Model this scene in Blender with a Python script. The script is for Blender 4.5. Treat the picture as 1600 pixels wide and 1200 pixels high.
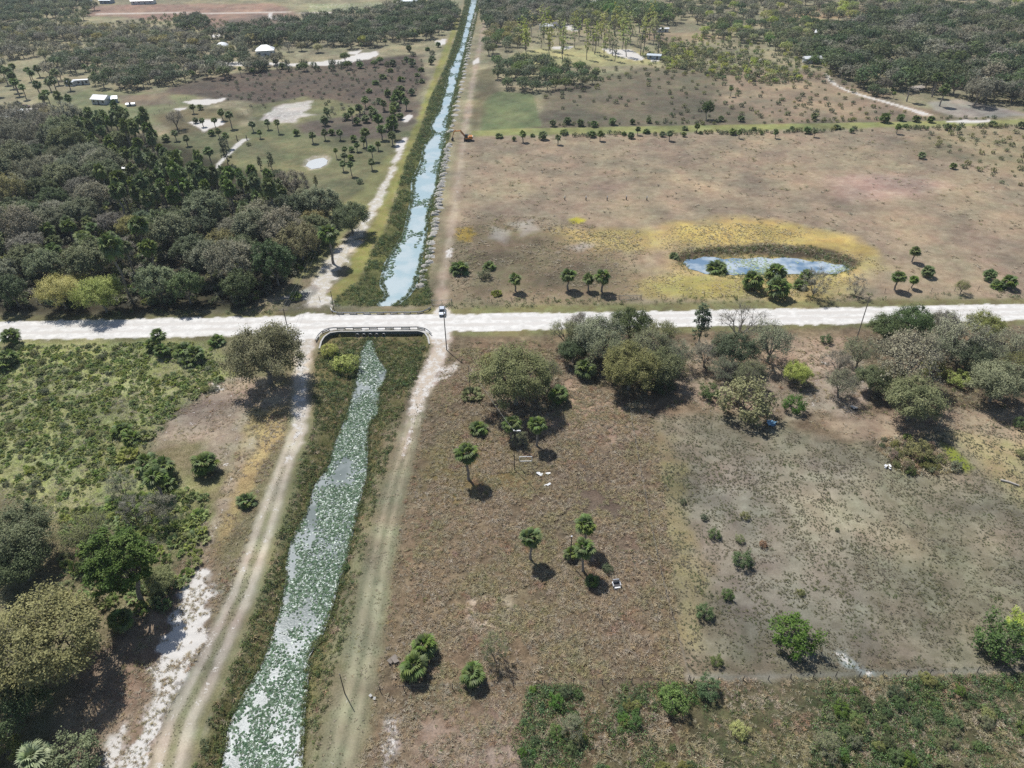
import bpy, math, random
import numpy as np
from mathutils import Vector, Matrix

sc = bpy.context.scene
for o in list(bpy.data.objects):
    bpy.data.objects.remove(o)
COL = sc.collection
R = math.radians
rng = np.random.default_rng(7)
random.seed(7)

# ------------------------------------------------------------------ camera
CAM_H, PITCH, ROLL, F = 105.0, R(35.8), R(1.0), 1111.0
_r = np.array([1.0, 0, 0]); _u = np.array([0, math.sin(PITCH), math.cos(PITCH)]); FW = np.array([0, math.cos(PITCH), -math.sin(PITCH)])
RT = math.cos(ROLL) * _r - math.sin(ROLL) * _u
UP = math.cos(ROLL) * _u + math.sin(ROLL) * _r
CP = np.array([0.0, 0.0, CAM_H])
cam_d = bpy.data.cameras.new('camera'); cam = bpy.data.objects.new('camera', cam_d); COL.objects.link(cam)
cam_d.sensor_width = 36.0; cam_d.lens = 36.0 * F / 1600.0; cam_d.clip_start = 1.0; cam_d.clip_end = 20000
m = Matrix.Identity(4)
for i in range(3):
    m[i][0] = RT[i]; m[i][1] = UP[i]; m[i][2] = -FW[i]; m[i][3] = CP[i]
cam.matrix_world = m
sc.camera = cam

# ------------------------------------------------------------------ sky, sun, exposure
SUN = Vector((-0.36, 0.537, 0.965)).normalized()
SUN_EL = math.asin(SUN.z); SUN_AZ = math.atan2(SUN.x, SUN.y)
w = bpy.data.worlds.new("World"); sc.world = w; w.use_nodes = True
nt = w.node_tree; nt.nodes.clear()
sky = nt.nodes.new('ShaderNodeTexSky'); sky.sky_type = 'NISHITA'; sky.sun_disc = False
sky.sun_elevation = SUN_EL; sky.sun_rotation = SUN_AZ; sky.altitude = 50; sky.air_density = 1.0; sky.dust_density = 1.2; sky.ozone_density = 1.5
bg = nt.nodes.new('ShaderNodeBackground'); bg.inputs['Strength'].default_value = 0.088
wo = nt.nodes.new('ShaderNodeOutputWorld')
nt.links.new(sky.outputs[0], bg.inputs[0]); nt.links.new(bg.outputs[0], wo.inputs[0])
sl = bpy.data.lights.new('sun', 'SUN'); sl.energy = 4.6; sl.angle = R(0.6); sl.color = (1.0, 0.972, 0.935)
so = bpy.data.objects.new('sun', sl); COL.objects.link(so)
so.rotation_euler = SUN.to_track_quat('Z', 'Y').to_euler(); so.location = (0, 0, 300)
sc.view_settings.view_transform = 'Standard'; sc.view_settings.look = 'None'
sc.view_settings.exposure = 0.10; sc.view_settings.gamma = 1.0; sc.view_settings.use_curve_mapping = False
sc.render.engine = 'CYCLES'
sc.cycles.max_bounces = 6; sc.cycles.transparent_max_bounces = 6; sc.cycles.diffuse_bounces = 3; sc.cycles.glossy_bounces = 2
sc.cycles.transmission_bounces = 3; sc.cycles.volume_bounces = 0; sc.cycles.use_denoising = False
sc.cycles.caustics_reflective = False; sc.cycles.caustics_refractive = False

# ------------------------------------------------------------------ measuring: photograph pixels (1600 x 1200) to metres on the ground
def P(px, py, z=0.0):
    d = (px - 800.0) / F * RT + (600.0 - py) / F * UP + FW
    t = (z - CAM_H) / d[2]
    return CP + d * t
def PL(pts, z=0.0):
    return np.array([P(x, y, z)[:2] for x, y in pts])
def depth(p):
    return float(np.dot(np.asarray(p) - CP, FW))
def hgt(base, top_py):
    """height of an upright thing whose foot is at pixel base and whose top shows at pixel row top_py"""
    b = P(*base); t = P(base[0], top_py)
    return CAM_H * (1 - b[1] / t[1])
def ribbon(c):
    """centre line [(px, py, width_px)] to an outline in pixels"""
    return [(x - w_ / 2, y) for x, y, w_ in c] + [(x + w_ / 2, y) for x, y, w_ in reversed(c)]

# ------------------------------------------------------------------ names and labels
def tag(o, label=None, cat=None, group=None, kind=None):
    if label: o['label'] = label
    if cat: o['category'] = cat
    if group: o['group'] = group
    if kind: o['kind'] = kind
    return o
def empty(name, loc=(0, 0, 0), rz=0.0, s=1.0):
    o = bpy.data.objects.new(name, None); COL.objects.link(o); o.empty_display_size = 0.3
    o.location = loc; o.rotation_euler = (0, 0, rz); o.scale = (s, s, s)
    return o
def link(name, me, parent=None):
    o = bpy.data.objects.new(name, me); COL.objects.link(o)
    if parent is not None: o.parent = parent
    return o

# ------------------------------------------------------------------ noise and distances on arrays
def _hash(ix, iy, seed):
    h = (ix.astype(np.int64) * 374761393 + iy.astype(np.int64) * 668265263 + seed * 1442695041) & 0x7fffffff
    h = ((h ^ (h >> 13)) * 1274126177) & 0x7fffffff
    return ((h ^ (h >> 16)) & 0xffff) / 65535.0
def vnoise(x, y, seed=0):
    ix = np.floor(x); iy = np.floor(y); fx = x - ix; fy = y - iy
    fx = fx * fx * (3 - 2 * fx); fy = fy * fy * (3 - 2 * fy)
    a = _hash(ix, iy, seed); b = _hash(ix + 1, iy, seed); c = _hash(ix, iy + 1, seed); d = _hash(ix + 1, iy + 1, seed)
    return (a * (1 - fx) + b * fx) * (1 - fy) + (c * (1 - fx) + d * fx) * fy
def fbm(x, y, seed=0, n=4):
    s = 0; a = 0.5; t = 0
    for i in range(n):
        s = s + a * vnoise(x * 2 ** i, y * 2 ** i, seed + i * 17); t += a; a *= 0.5
    return s / t
def sdf(poly, x, y):
    """signed distance in metres to a closed outline, positive inside"""
    n = len(poly); d2 = np.full(x.shape, 1e18); ins = np.zeros(x.shape, bool)
    for i in range(n):
        ax, ay = poly[i]; bx, by = poly[(i + 1) % n]
        ex, ey = bx - ax, by - ay; l2 = ex * ex + ey * ey + 1e-12
        t = np.clip(((x - ax) * ex + (y - ay) * ey) / l2, 0, 1)
        dx = x - ax - t * ex; dy = y - ay - t * ey
        d2 = np.minimum(d2, dx * dx + dy * dy)
        if ay != by:
            c = (ay > y) != (by > y)
            ins ^= c & (x < ex * (y - ay) / ey + ax)
    d = np.sqrt(d2)
    return np.where(ins, d, -d)
def sstep(a, b, v):
    t = np.clip((v - a) / (b - a), 0, 1); return t * t * (3 - 2 * t)
def lin(c, k=1.0):
    return tuple((((v / 255.0 + 0.055) / 1.055) ** 2.4 if v > 10 else v / 255.0 / 12.92) * k for v in c)

# ------------------------------------------------------------------ mesh helpers
def mesh_np(name, verts, faces, mats, midx=None, attrs=None, smooth=False):
    """faces: list of int arrays (n, k) with any k"""
    me = bpy.data.meshes.new(name)
    verts = np.asarray(verts, np.float32); faces = [np.asarray(f, np.int32) for f in faces if len(f)]
    me.vertices.add(len(verts)); me.vertices.foreach_set('co', verts.ravel())
    loops = np.concatenate([f.ravel() for f in faces]); tot = np.concatenate([np.full(len(f), f.shape[1], np.int32) for f in faces])
    me.loops.add(len(loops)); me.loops.foreach_set('vertex_index', loops)
    me.polygons.add(len(tot)); st = np.zeros(len(tot), np.int32); st[1:] = np.cumsum(tot)[:-1]
    me.polygons.foreach_set('loop_start', st); me.polygons.foreach_set('loop_total', tot)
    for m_ in mats: me.materials.append(m_)
    if midx is not None: me.polygons.foreach_set('material_index', np.asarray(midx, np.int32))
    if smooth: me.polygons.foreach_set('use_smooth', np.ones(len(tot), bool))
    for k, (typ, arr) in (attrs or {}).items():
        a = me.attributes.new(k, typ, 'POINT')
        a.data.foreach_set('color' if typ == 'FLOAT_COLOR' else ('vector' if typ == 'FLOAT_VECTOR' else 'value'), np.asarray(arr, np.float32 if typ != 'INT' else np.int32).ravel())
    me.update(calc_edges=True); me.validate()
    return me

class MB:
    def __init__(s): s.v = []; s.f = []
    def add(s, vs, fs):
        b = len(s.v); s.v += [tuple(v) for v in vs]; s.f += [tuple(i + b for i in f) for f in fs]; return s
    def box(s, c, d, rz=0.0, taper=1.0, M=None):
        out = []
        for z in (-.5, .5):
            k = taper if z > 0 else 1.0
            for x, y in ((-.5, -.5), (.5, -.5), (.5, .5), (-.5, .5)):
                p = Vector((x * d[0] * k, y * d[1] * k, z * d[2]))
                if rz: p.rotate(Matrix.Rotation(rz, 3, 'Z'))
                if M is not None: p = M @ p
                out.append(p + Vector(c))
        return s.add(out, [(3, 2, 1, 0), (4, 5, 6, 7), (0, 1, 5, 4), (1, 2, 6, 5), (2, 3, 7, 6), (3, 0, 4, 7)])
    def tube(s, pts, rad, n=6, cap=True):
        pts = [Vector(p) for p in pts]; rad = list(rad) if hasattr(rad, '__len__') else [rad] * len(pts)
        vs = []; fs = []
        for i, p in enumerate(pts):
            t = (pts[min(i + 1, len(pts) - 1)] - pts[max(i - 1, 0)]).normalized()
            a = t.cross(Vector((0, 0, 1)) if abs(t.z) < .9 else Vector((1, 0, 0))).normalized(); b = t.cross(a)
            for k in range(n):
                an = 2 * math.pi * k / n; vs.append(p + (a * math.cos(an) + b * math.sin(an)) * rad[i])
        for i in range(len(pts) - 1):
            for k in range(n):
                fs.append((i * n + k, i * n + (k + 1) % n, (i + 1) * n + (k + 1) % n, (i + 1) * n + k))
        if cap:
            fs.append(tuple(range(n - 1, -1, -1))); fs.append(tuple((len(pts) - 1) * n + k for k in range(n)))
        return s.add(vs, fs)
    def extr(s, prof, y0, y1, M=None, inset=0.0):
        """profile [(x, z)] extruded along y"""
        n = len(prof)
        vs = [Vector((x, y0, z)) for x, z in prof] + [Vector((x, y1, z)) for x, z in prof]
        if M is not None: vs = [M @ v for v in vs]
        fs = [tuple(range(n)), tuple(range(2 * n - 1, n - 1, -1))] + [(i, i + n, (i + 1) % n + n, (i + 1) % n) for i in range(n)]
        return s.add(vs, fs)
    def mesh(s, name, mat):
        me = bpy.data.meshes.new(name); me.from_pydata(s.v, [], s.f); me.update()
        if mat is not None: me.materials.append(mat)
        return me
    def build(s, name, mat, parent=None):
        return link(name, s.mesh(name, mat), parent)

# ------------------------------------------------------------------ materials
def mat_new(name):
    m_ = bpy.data.materials.new(name); m_.use_nodes = True; m_.node_tree.nodes.clear()
    return m_, m_.node_tree
def N(nt_, t, **kw):
    n = nt_.nodes.new(t)
    for k, v in kw.items(): setattr(n, k, v)
    return n
def mixc(nt_, f, a, b, mode='MIX'):
    n = N(nt_, 'ShaderNodeMix', data_type='RGBA', blend_type=mode)
    for s_, v in ((0, f), (6, a), (7, b)):
        if hasattr(v, 'is_output') or isinstance(v, bpy.types.NodeSocket): nt_.links.new(v, n.inputs[s_])
        else: n.inputs[s_].default_value = v if s_ == 0 else (*v[:3], 1)
    return n.outputs[2]
def mth(nt_, op, a, b=None, c=None, clamp=False):
    n = N(nt_, 'ShaderNodeMath', operation=op, use_clamp=clamp)
    for i, v in enumerate((a, b, c)):
        if v is None: continue
        if isinstance(v, bpy.types.NodeSocket): nt_.links.new(v, n.inputs[i])
        else: n.inputs[i].default_value = v
    return n.outputs[0]
def mrange(nt_, v, a, b, c=0.0, d=1.0, smooth=True):
    n = N(nt_, 'ShaderNodeMapRange', interpolation_type='SMOOTHSTEP' if smooth else 'LINEAR')
    nt_.links.new(v, n.inputs[0])
    for i, x in enumerate((a, b, c, d)): n.inputs[i + 1].default_value = x
    return n.outputs[0]
def noise(nt_, co, scale, detail=3.0, rough=0.55):
    n = N(nt_, 'ShaderNodeTexNoise'); n.inputs['Scale'].default_value = scale; n.inputs['Detail'].default_value = detail; n.inputs['Roughness'].default_value = rough
    if co is not None: nt_.links.new(co, n.inputs['Vector'])
    return n.outputs[0]
def simple(name, col, rough=0.6, metal=0.0, var=0.25, scale=3.0, bump=0.0, spec=0.5, emit=None):
    m_, t = mat_new(name)
    b = N(t, 'ShaderNodeBsdfPrincipled'); o = N(t, 'ShaderNodeOutputMaterial'); t.links.new(b.outputs[0], o.inputs[0])
    tc = N(t, 'ShaderNodeTexCoord')
    f = noise(t, tc.outputs['Object'], scale, 4)
    c = mixc(t, f, tuple(v * (1 - var) for v in col), tuple(min(1, v * (1 + var)) for v in col))
    t.links.new(c, b.inputs['Base Color'])
    b.inputs['Roughness'].default_value = rough; b.inputs['Metallic'].default_value = metal; b.inputs['Specular IOR Level'].default_value = spec
    if bump:
        bp = N(t, 'ShaderNodeBump'); bp.inputs['Strength'].default_value = bump; t.links.new(f, bp.inputs['Height']); t.links.new(bp.outputs[0], b.inputs['Normal'])
    return m_
def leaf_mat(name, ca, cb, rough=0.55, trans=0.25, spec=0.12, hv=0.06, vv=0.35, lk=1.3, patch=None):
    """foliage: tint varies from twig to twig, hue and value from plant to plant; light passes through the leaves"""
    ca = tuple(min(.8, v * lk) for v in ca); cb = tuple(min(.8, v * lk) for v in cb)
    m_, t = mat_new(name)
    at = N(t, 'ShaderNodeAttribute', attribute_name='tint'); oi = N(t, 'ShaderNodeObjectInfo')
    c = mixc(t, at.outputs['Fac'], ca, cb)
    if patch:      # drifts of another colour across the ground, from plant to plant
        n_ = noise(t, oi.outputs['Location'], .085, 4, .6); c = mixc(t, mrange(t, n_, .44, .60), c, tuple(v * lk for v in patch[0]))
        n_ = noise(t, oi.outputs['Location'], .17, 3, .6); c = mixc(t, mrange(t, n_, .56, .66, 0, .8), c, tuple(v * lk for v in patch[1]))
    hs = N(t, 'ShaderNodeHueSaturation'); t.links.new(c, hs.inputs['Color'])
    t.links.new(mrange(t, oi.outputs['Random'], 0, 1, 0.5 - hv, 0.5 + hv, False), hs.inputs['Hue'])
    r2 = mth(t, 'FRACT', mth(t, 'MULTIPLY', oi.outputs['Random'], 37.7))
    t.links.new(mrange(t, r2, 0, 1, 1 - vv, 1 + vv, False), hs.inputs['Value'])
    r3 = mth(t, 'FRACT', mth(t, 'MULTIPLY', oi.outputs['Random'], 91.3))
    t.links.new(mrange(t, r3, 0, 1, 0.75, 1.15, False), hs.inputs['Saturation'])
    b = N(t, 'ShaderNodeBsdfPrincipled'); b.inputs['Roughness'].default_value = rough; b.inputs['Specular IOR Level'].default_value = spec
    tr = N(t, 'ShaderNodeBsdfTranslucent'); mx = N(t, 'ShaderNodeMixShader'); mx.inputs[0].default_value = trans
    o = N(t, 'ShaderNodeOutputMaterial')
    t.links.new(hs.outputs[0], b.inputs['Base Color'])
    t.links.new(hs.outputs[0], tr.inputs[0])
    t.links.new(b.outputs[0], mx.inputs[1]); t.links.new(tr.outputs[0], mx.inputs[2]); t.links.new(mx.outputs[0], o.inputs[0])
    return m_
# ------------------------------------------------------------------ the ground: outlines measured on the photograph
WATER_N_W = [(580, 487), (594, 470), (607, 458), (597, 440), (605, 407), (622, 380), (635, 357), (640, 332), (646, 305), (646, 278), (660, 250), (664, 225), (680, 205), (674, 194), (687, 170), (697, 135), (703, 107), (717, 75), (727, 37), (735, 0), (741, -40), (751, -70)]
WATER_N_E = [(597, 487), (632, 460), (644, 445), (655, 405), (662, 375), (665, 350), (672, 307), (678, 297), (687, 250), (694, 217), (702, 170), (712, 130), (720, 100), (727, 72), (735, 42), (746, 0), (756, -40), (763, -70)]
BANK_N_W = [(515, 478), (528, 462), (562, 440), (580, 395), (600, 362), (617, 315), (635, 250), (655, 207), (672, 155), (695, 107), (712, 60), (725, 10), (733, -40), (742, -70)]
BANK_N_E = [(674, 478), (674, 462), (668, 440), (672, 400), (676, 372), (682, 320), (688, 290), (696, 250), (703, 215), (710, 170), (720, 130), (728, 100), (735, 70), (742, 42), (751, 0), (761, -40), (768, -70)]
WATER_S_W = [(572, 526), (562, 548), (559, 575), (552, 600), (547, 625), (535, 657), (520, 695), (512, 725), (492, 750), (477, 797), (457, 830), (446, 872), (446, 900), (440, 937), (425, 987), (407, 1035), (375, 1085), (355, 1132), (345, 1195), (320, 1270), (290, 1360)]
WATER_S_E = [(580, 526), (588, 553), (604, 575), (592, 600), (588, 642), (573, 657), (572, 707), (570, 740), (560, 775), (550, 820), (538, 875), (527, 900), (517, 940), (500, 987), (480, 1017), (477, 1060), (472, 1107), (470, 1150), (467, 1197), (450, 1270), (430, 1360)]
BANK_S_W = [(502, 536), (494, 560), (489, 600), (491, 650), (482, 690), (466, 730), (456, 770), (440, 820), (428, 860), (410, 920), (385, 990), (352, 1065), (325, 1125), (303, 1197), (280, 1270), (245, 1360)]
BANK_S_E = [(672, 530), (668, 560), (655, 580), (640, 620), (625, 660), (610, 710), (598, 750), (585, 800), (572, 850), (562, 900), (553, 950), (540, 1000), (522, 1060), (508, 1120), (494, 1197), (478, 1270), (460, 1360)]
def close(a, b): return PL(a + b[::-1])
W_N = close(WATER_N_W, WATER_N_E); B_N = close(BANK_N_W, BANK_N_E)
W_S = close(WATER_S_W, WATER_S_E); B_S = close([(520, 518), (508, 523)] + BANK_S_W, [(655, 518), (664, 522)] + BANK_S_E)
POND = PL([(1071, 407), (1078, 403), (1092, 402.5), (1104, 399), (1121, 399.5), (1134, 403), (1148, 401), (1166, 402.5), (1190, 399.5), (1206, 402.5), (1222, 400), (1246, 402), (1262, 406), (1282, 406), (1300, 410.5), (1312, 411), (1324, 418), (1311, 421), (1303, 425), (1282, 424), (1262, 427), (1240, 424.5), (1200, 426), (1176, 424), (1150, 426.5), (1128, 423), (1108, 425), (1095, 420), (1082, 417)])
POND_B = PL([(1055, 408), (1070, 394), (1110, 389), (1200, 385), (1270, 390), (1320, 402), (1345, 416), (1320, 432), (1260, 437), (1180, 438), (1110, 434), (1070, 424)])
SPOND = PL([(478, 257), (482, 251), (492, 247), (505, 245), (511, 249), (509, 255), (500, 260), (487, 262)])
SPOND_B = PL([(470, 258), (476, 249), (490, 243), (508, 241), (517, 247), (514, 257), (500, 264), (484, 266)])
def macro_z(x, y):
    z = np.zeros_like(x)
    for wp, bp, dep, fl in ((W_N, B_N, 1.25, 1.0), (W_S, B_S, 1.45, 1.0), (POND, POND_B, .8, .6), (SPOND, SPOND_B, .7, .5)):
        lo = bp.min(0) - 1; hi = bp.max(0) + 1
        k = (x > lo[0]) & (x < hi[0]) & (y > lo[1]) & (y < hi[1])
        if not k.any(): continue
        xs, ys = x[k], y[k]
        so_ = sdf(bp, xs, ys); sw = sdf(wp, xs, ys)
        t = np.clip(so_, 0, None) / (np.clip(so_, 0, None) + np.clip(-sw, 0.0, None) + 1e-6)
        zz = -dep * sstep(0, 1, t)
        zz = np.where(sw > 0, -dep - fl * sstep(0, 2.5, sw), zz)
        z[k] = np.where(so_ > 0, zz, z[k])
    lo = FOOT.min(0); hi = FOOT.max(0); k = (x > lo[0]) & (x < hi[0]) & (y > lo[1]) & (y < hi[1])
    if k.any(): z[k] = np.minimum(z[k], -1.2 * sstep(0, .35, sdf(FOOT, x[k], y[k])))
    return z
FOOT = PL([(502, 541), (504.5, 531), (510, 523.5), (518, 519.8), (528, 518.4), (655, 517.4), (662, 520.4), (666.5, 528), (668, 537), (655, 545), (600, 550), (540, 550)])
AT_WALL = PL([(498, 545), (502, 530), (512, 518), (526, 515), (656, 514), (668, 520), (672, 536), (664, 536), (658, 526), (648, 523), (540, 523), (518, 526), (508, 536), (506, 545)])
def gz(x, y):
    return float(macro_z(np.array([float(x)]), np.array([float(y)]))[0])

Z = []
def zone(obj, pts, ca, cb, soft=1.5, edge=1.5, sand=0.0, amp=0.10, es=0.25, world=False):
    Z.append((obj, pts if world else PL(pts), lin(ca), lin(cb), soft, edge, sand, amp, es))
K_G = 0.80     # seen colour to reflectance
# far country -------------------------------------------------------------------------------------
zone('ground', [(-700, 320), (2300, 300), (2600, -62), (-1000, -62)], (134, 132, 102), (160, 150, 124), 6, 8, .0, .15, .05)
zone('pasture', [(150, 8), (430, 5), (470, 25), (440, 38), (330, 36), (130, 24)], (160, 136, 118), (150, 122, 108), 6, 6, .05, .1, .05)
zone('field', [(480, 6), (640, 3), (720, 2), (715, 10), (600, 14), (480, 20)], (120, 132, 88), (175, 170, 140), 5, 6, .35, .1, .06)
zone('pasture', [(405, 22), (500, 38), (470, 48), (330, 52), (300, 40)], (120, 106, 96), (140, 122, 108), 5, 6, 0, .1, .05)
zone('field', [(310, 122), (400, 112), (650, 85), (668, 120), (640, 165), (600, 205), (560, 205), (480, 195), (420, 165), (310, 150), (240, 150)], (112, 98, 86), (90, 84, 74), 4, 4, 0, .15, .08)
zone('lawn', [(60, 150), (110, 150), (135, 140), (175, 140), (300, 150), (320, 165), (250, 195), (160, 200), (90, 205), (60, 190)], (122, 130, 92), (140, 136, 106), 3, 3, 0, .05, .1)
zone('pasture', [(180, 150), (265, 145), (270, 162), (200, 168)], (138, 124, 104), (122, 112, 96), 3, 3, 0, .06, .1)
zone('lawn', [(390, 165), (480, 150), (560, 165), (620, 205), (650, 205), (615, 260), (580, 320), (545, 330), (500, 305), (430, 292), (345, 270), (300, 250), (230, 215), (330, 190), (395, 195)], (106, 110, 80), (128, 124, 94), 3, 4, 0, .06, .08)
zone('lawn', [(390, 205), (480, 200), (640, 206), (650, 212), (480, 216), (385, 214)], (104, 112, 82), (118, 120, 88), 1.5, 2, 0, .04, .08)
zone('field', [(450, 195), (560, 180), (640, 160), (660, 150), (650, 190), (600, 215), (480, 213)], (116, 104, 94), (100, 96, 80), 3, 4, .1, .08, .08)
zone('ground', [(240, 180), (300, 170), (360, 170), (390, 185), (340, 205), (270, 210)], (128, 118, 92), (112, 108, 80), 3, 3, .1, .06, .1)
# right-hand far country
zone('field', [(845, 145), (1000, 105), (1200, 105), (1290, 115), (1400, 160), (1560, 190), (1560, 196), (840, 205)], (124, 112, 98), (108, 106, 84), 4, 5, 0, .15, .06)
zone('field', [(1150, 110), (1290, 112), (1400, 160), (1470, 185), (1200, 190), (1120, 160)], (160, 140, 118), (142, 130, 108), 8, 8, .05, .12, .06)
zone('pasture', [(1010, 52), (1100, 50), (1140, 60), (1060, 68), (1000, 62)], (160, 146, 118), (150, 132, 108), 4, 4, .05, .1, .05)
zone('pasture', [(1220, 15), (1340, 10), (1400, 16), (1350, 30), (1230, 28)], (166, 150, 116), (160, 138, 112), 4, 5, .1, .1, .05)
zone('lawn', [(800, 85), (880, 70), (960, 75), (1030, 85), (1030, 100), (920, 104), (800, 100)], (176, 170, 124), (152, 150, 110), 3, 3, .15, .06, .08)
zone('lawn', [(764, 142), (832, 146), (840, 172), (846, 198), (750, 205), (752, 165)], (106, 118, 82), (120, 126, 92), 1.2, 1, 0, .04, .1)
zone('pasture', [(745, 110), (778, 105), (775, 145), (755, 165), (748, 200), (735, 205)], (126, 116, 92), (110, 108, 80), 3, 3, .12, .1, .1)
zone('lawn', [(735, 204), (850, 200), (1200, 194), (1600, 186), (1700, 184), (1700, 192), (1600, 196), (1200, 204), (850, 211), (735, 214)], (136, 140, 88), (152, 152, 104), .8, .8, 0, .04, .1)
# large tan pasture beyond the road
zone('pasture', [(705, 470), (695, 380), (700, 300), (720, 216), (850, 212), (1200, 205), (1700, 192), (1800, 468), (1400, 466), (1000, 472)], (166, 150, 128), (144, 130, 108), 3, 3, .06, .12, .06)
zone('pasture', [(1450, 205), (1700, 196), (1800, 320), (1640, 300), (1520, 255), (1420, 240)], (138, 130, 104), (156, 142, 116), 8, 8, 0, .14, .06)
zone('pasture', [(700, 470), (698, 400), (730, 340), (830, 350), (980, 380), (1000, 440), (990, 468)], (134, 118, 98), (120, 112, 86), 8, 7, .1, .14, .08)
zone('pasture', [(1270, 280), (1370, 270), (1470, 285), (1440, 310), (1330, 312)], (186, 164, 146), (168, 142, 124), 6, 7, .22, .1, .08)
zone('pasture', [(890, 362), (960, 358), (1060, 352), (1150, 346), (1240, 350), (1310, 368), (1370, 396), (1385, 420), (1340, 440), (1300, 455), (1180, 465), (1140, 470), (1010, 462), (985, 455), (1000, 432), (1055, 424), (1050, 405), (1060, 388), (940, 388)], (186, 168, 108), (168, 150, 112), 6, 10, 0, .14, .06)
zone('pasture', [(990, 438), (1060, 425), (1140, 437), (1170, 450), (1150, 464), (1020, 462)], (168, 158, 94), (156, 146, 98), 4, 6, 0, .14, .1)
zone('pasture', [(1060, 350), (1200, 345), (1330, 372), (1360, 396), (1300, 398), (1200, 380), (1090, 382)], (204, 180, 108), (184, 162, 106), 5, 7, 0, .12, .1)
zone('pasture', [(1050, 392), (1110, 384), (1200, 380), (1290, 388), (1345, 408), (1335, 420), (1300, 405), (1200, 396), (1090, 398), (1060, 412)], (112, 98, 78), (82, 74, 58), 1.5, 1.5, .1, .2, .2)
zone('pasture', [(888, 342), (902, 339), (915, 343), (910, 349), (893, 349)], (186, 178, 62), (170, 162, 70), 1, 1, 0, .1, .2)
zone('pasture', [(712, 358), (735, 354), (745, 366), (735, 377), (714, 375)], (168, 146, 72), (150, 130, 76), 1.5, 2, 0, .1, .2)
for pts in ([(800, 350), (830, 345), (850, 360), (815, 368)], [(878, 385), (910, 378), (935, 384), (900, 396)], [(770, 355), (800, 360), (790, 380), (768, 372)], [(1450, 160), (1500, 155), (1560, 168), (1620, 182), (1500, 184), (1460, 174)]):
    zone('pasture', pts, (166, 160, 148), (152, 144, 132), 2, 3, .15, .08, .1)
# road sides
zone('verge', [(-400, 500), (0, 494), (480, 487), (700, 482), (1000, 474), (1600, 466), (2000, 462), (2000, 512), (1600, 508), (1000, 524), (480, 530), (0, 540), (-400, 545)], (132, 132, 92), (116, 108, 78), 1.2, 1.2, .02, .1, .2)
# left: wood floor and clearing edge
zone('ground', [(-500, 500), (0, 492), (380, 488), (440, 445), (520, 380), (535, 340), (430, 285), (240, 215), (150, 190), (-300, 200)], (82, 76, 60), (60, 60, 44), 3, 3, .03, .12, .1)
zone('ground', [(440, 475), (470, 440), (520, 390), (560, 345), (590, 330), (600, 300), (640, 260), (650, 215), (640, 215), (590, 260), (560, 300), (520, 330)], (140, 138, 98), (126, 128, 84), 2, 2, .2, .06, .2)
zone('verge', [(520, 474), (560, 440), (580, 395), (600, 360), (617, 312), (637, 245), (657, 205), (675, 150), (700, 90), (718, 30), (712, 30), (690, 85), (665, 150), (645, 205), (622, 250), (600, 310), (580, 350), (560, 385), (540, 430), (500, 470)], (132, 136, 76), (150, 142, 92), 1.2, 1.5, .04, .06, .15)
# west of the canal, south of the road
zone('ground', [(-500, 545), (0, 532), (350, 524), (470, 520), (470, 640), (440, 720), (400, 850), (340, 990), (260, 1200), (200, 1400), (-500, 1400)], (112, 108, 78), (132, 124, 98), 2, 2, .05, .18, .2)
zone('ground', [(-400, 545), (0, 540), (330, 532), (360, 590), (300, 630), (235, 690), (180, 720), (330, 760), (290, 860), (200, 830), (0, 775), (-400, 770)], (142, 150, 88), (160, 160, 118), 4, 4, 0, .2, .15)
zone('ground', [(240, 700), (232, 680), (290, 632), (330, 600), (380, 590), (455, 605), (450, 640), (425, 665), (385, 690), (345, 730), (310, 690), (262, 690)], (176, 162, 142), (142, 126, 110), 2.5, 3, .26, .12, .3)
zone('ground', [(300, 610), (335, 595), (360, 600), (350, 612), (315, 618)], (196, 178, 152), (180, 160, 136), 1, 1, .5, .05, .4)
zone('ground', [(395, 640), (452, 630), (440, 680), (405, 730), (385, 790), (355, 850), (330, 870), (350, 790), (372, 710)], (156, 138, 100), (172, 154, 112), 1.5, 2, .05, .15, .3)
zone('ground', [(395, 672), (405, 690), (372, 745), (345, 820), (318, 880), (296, 905), (305, 870), (335, 800), (365, 725)], (166, 152, 134), (150, 136, 112), 1.2, 1.4, .32, .06, .4)
zone('ground', [(150, 1010), (200, 960), (270, 900), (335, 860), (345, 900), (330, 1000), (280, 1100), (230, 1230), (60, 1300), (90, 1130)], (158, 140, 118), (126, 110, 92), 2, 2.5, .06, .1, .3)
zone('sand', [(296, 905), (322, 890), (336, 915), (325, 960), (315, 1010), (290, 1060), (262, 1110), (240, 1165), (215, 1215), (160, 1240), (170, 1190), (205, 1160), (232, 1110), (240, 1075), (252, 1020), (268, 975)], (222, 220, 216), (200, 194, 186), 1.2, 2.6, .84, .05, .4)
zone('sand', [(175, 1150), (200, 1130), (190, 1170), (160, 1210), (150, 1200)], (214, 210, 204), (180, 168, 152), 1, 1.2, .62, .05, .5)
for pts in ([(405, 870), (416, 850), (412, 880), (402, 900)], [(395, 940), (402, 920), (398, 960), (386, 985)], [(372, 995), (378, 985), (372, 1020), (362, 1030)], [(352, 1050), (362, 1040), (350, 1085), (338, 1100)], [(325, 1120), (332, 1110), (318, 1160), (300, 1190), (296, 1180)]):
    zone('sand', pts, (210, 206, 200), (170, 164, 148), .5, .6, .55, .03, .5)
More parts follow.
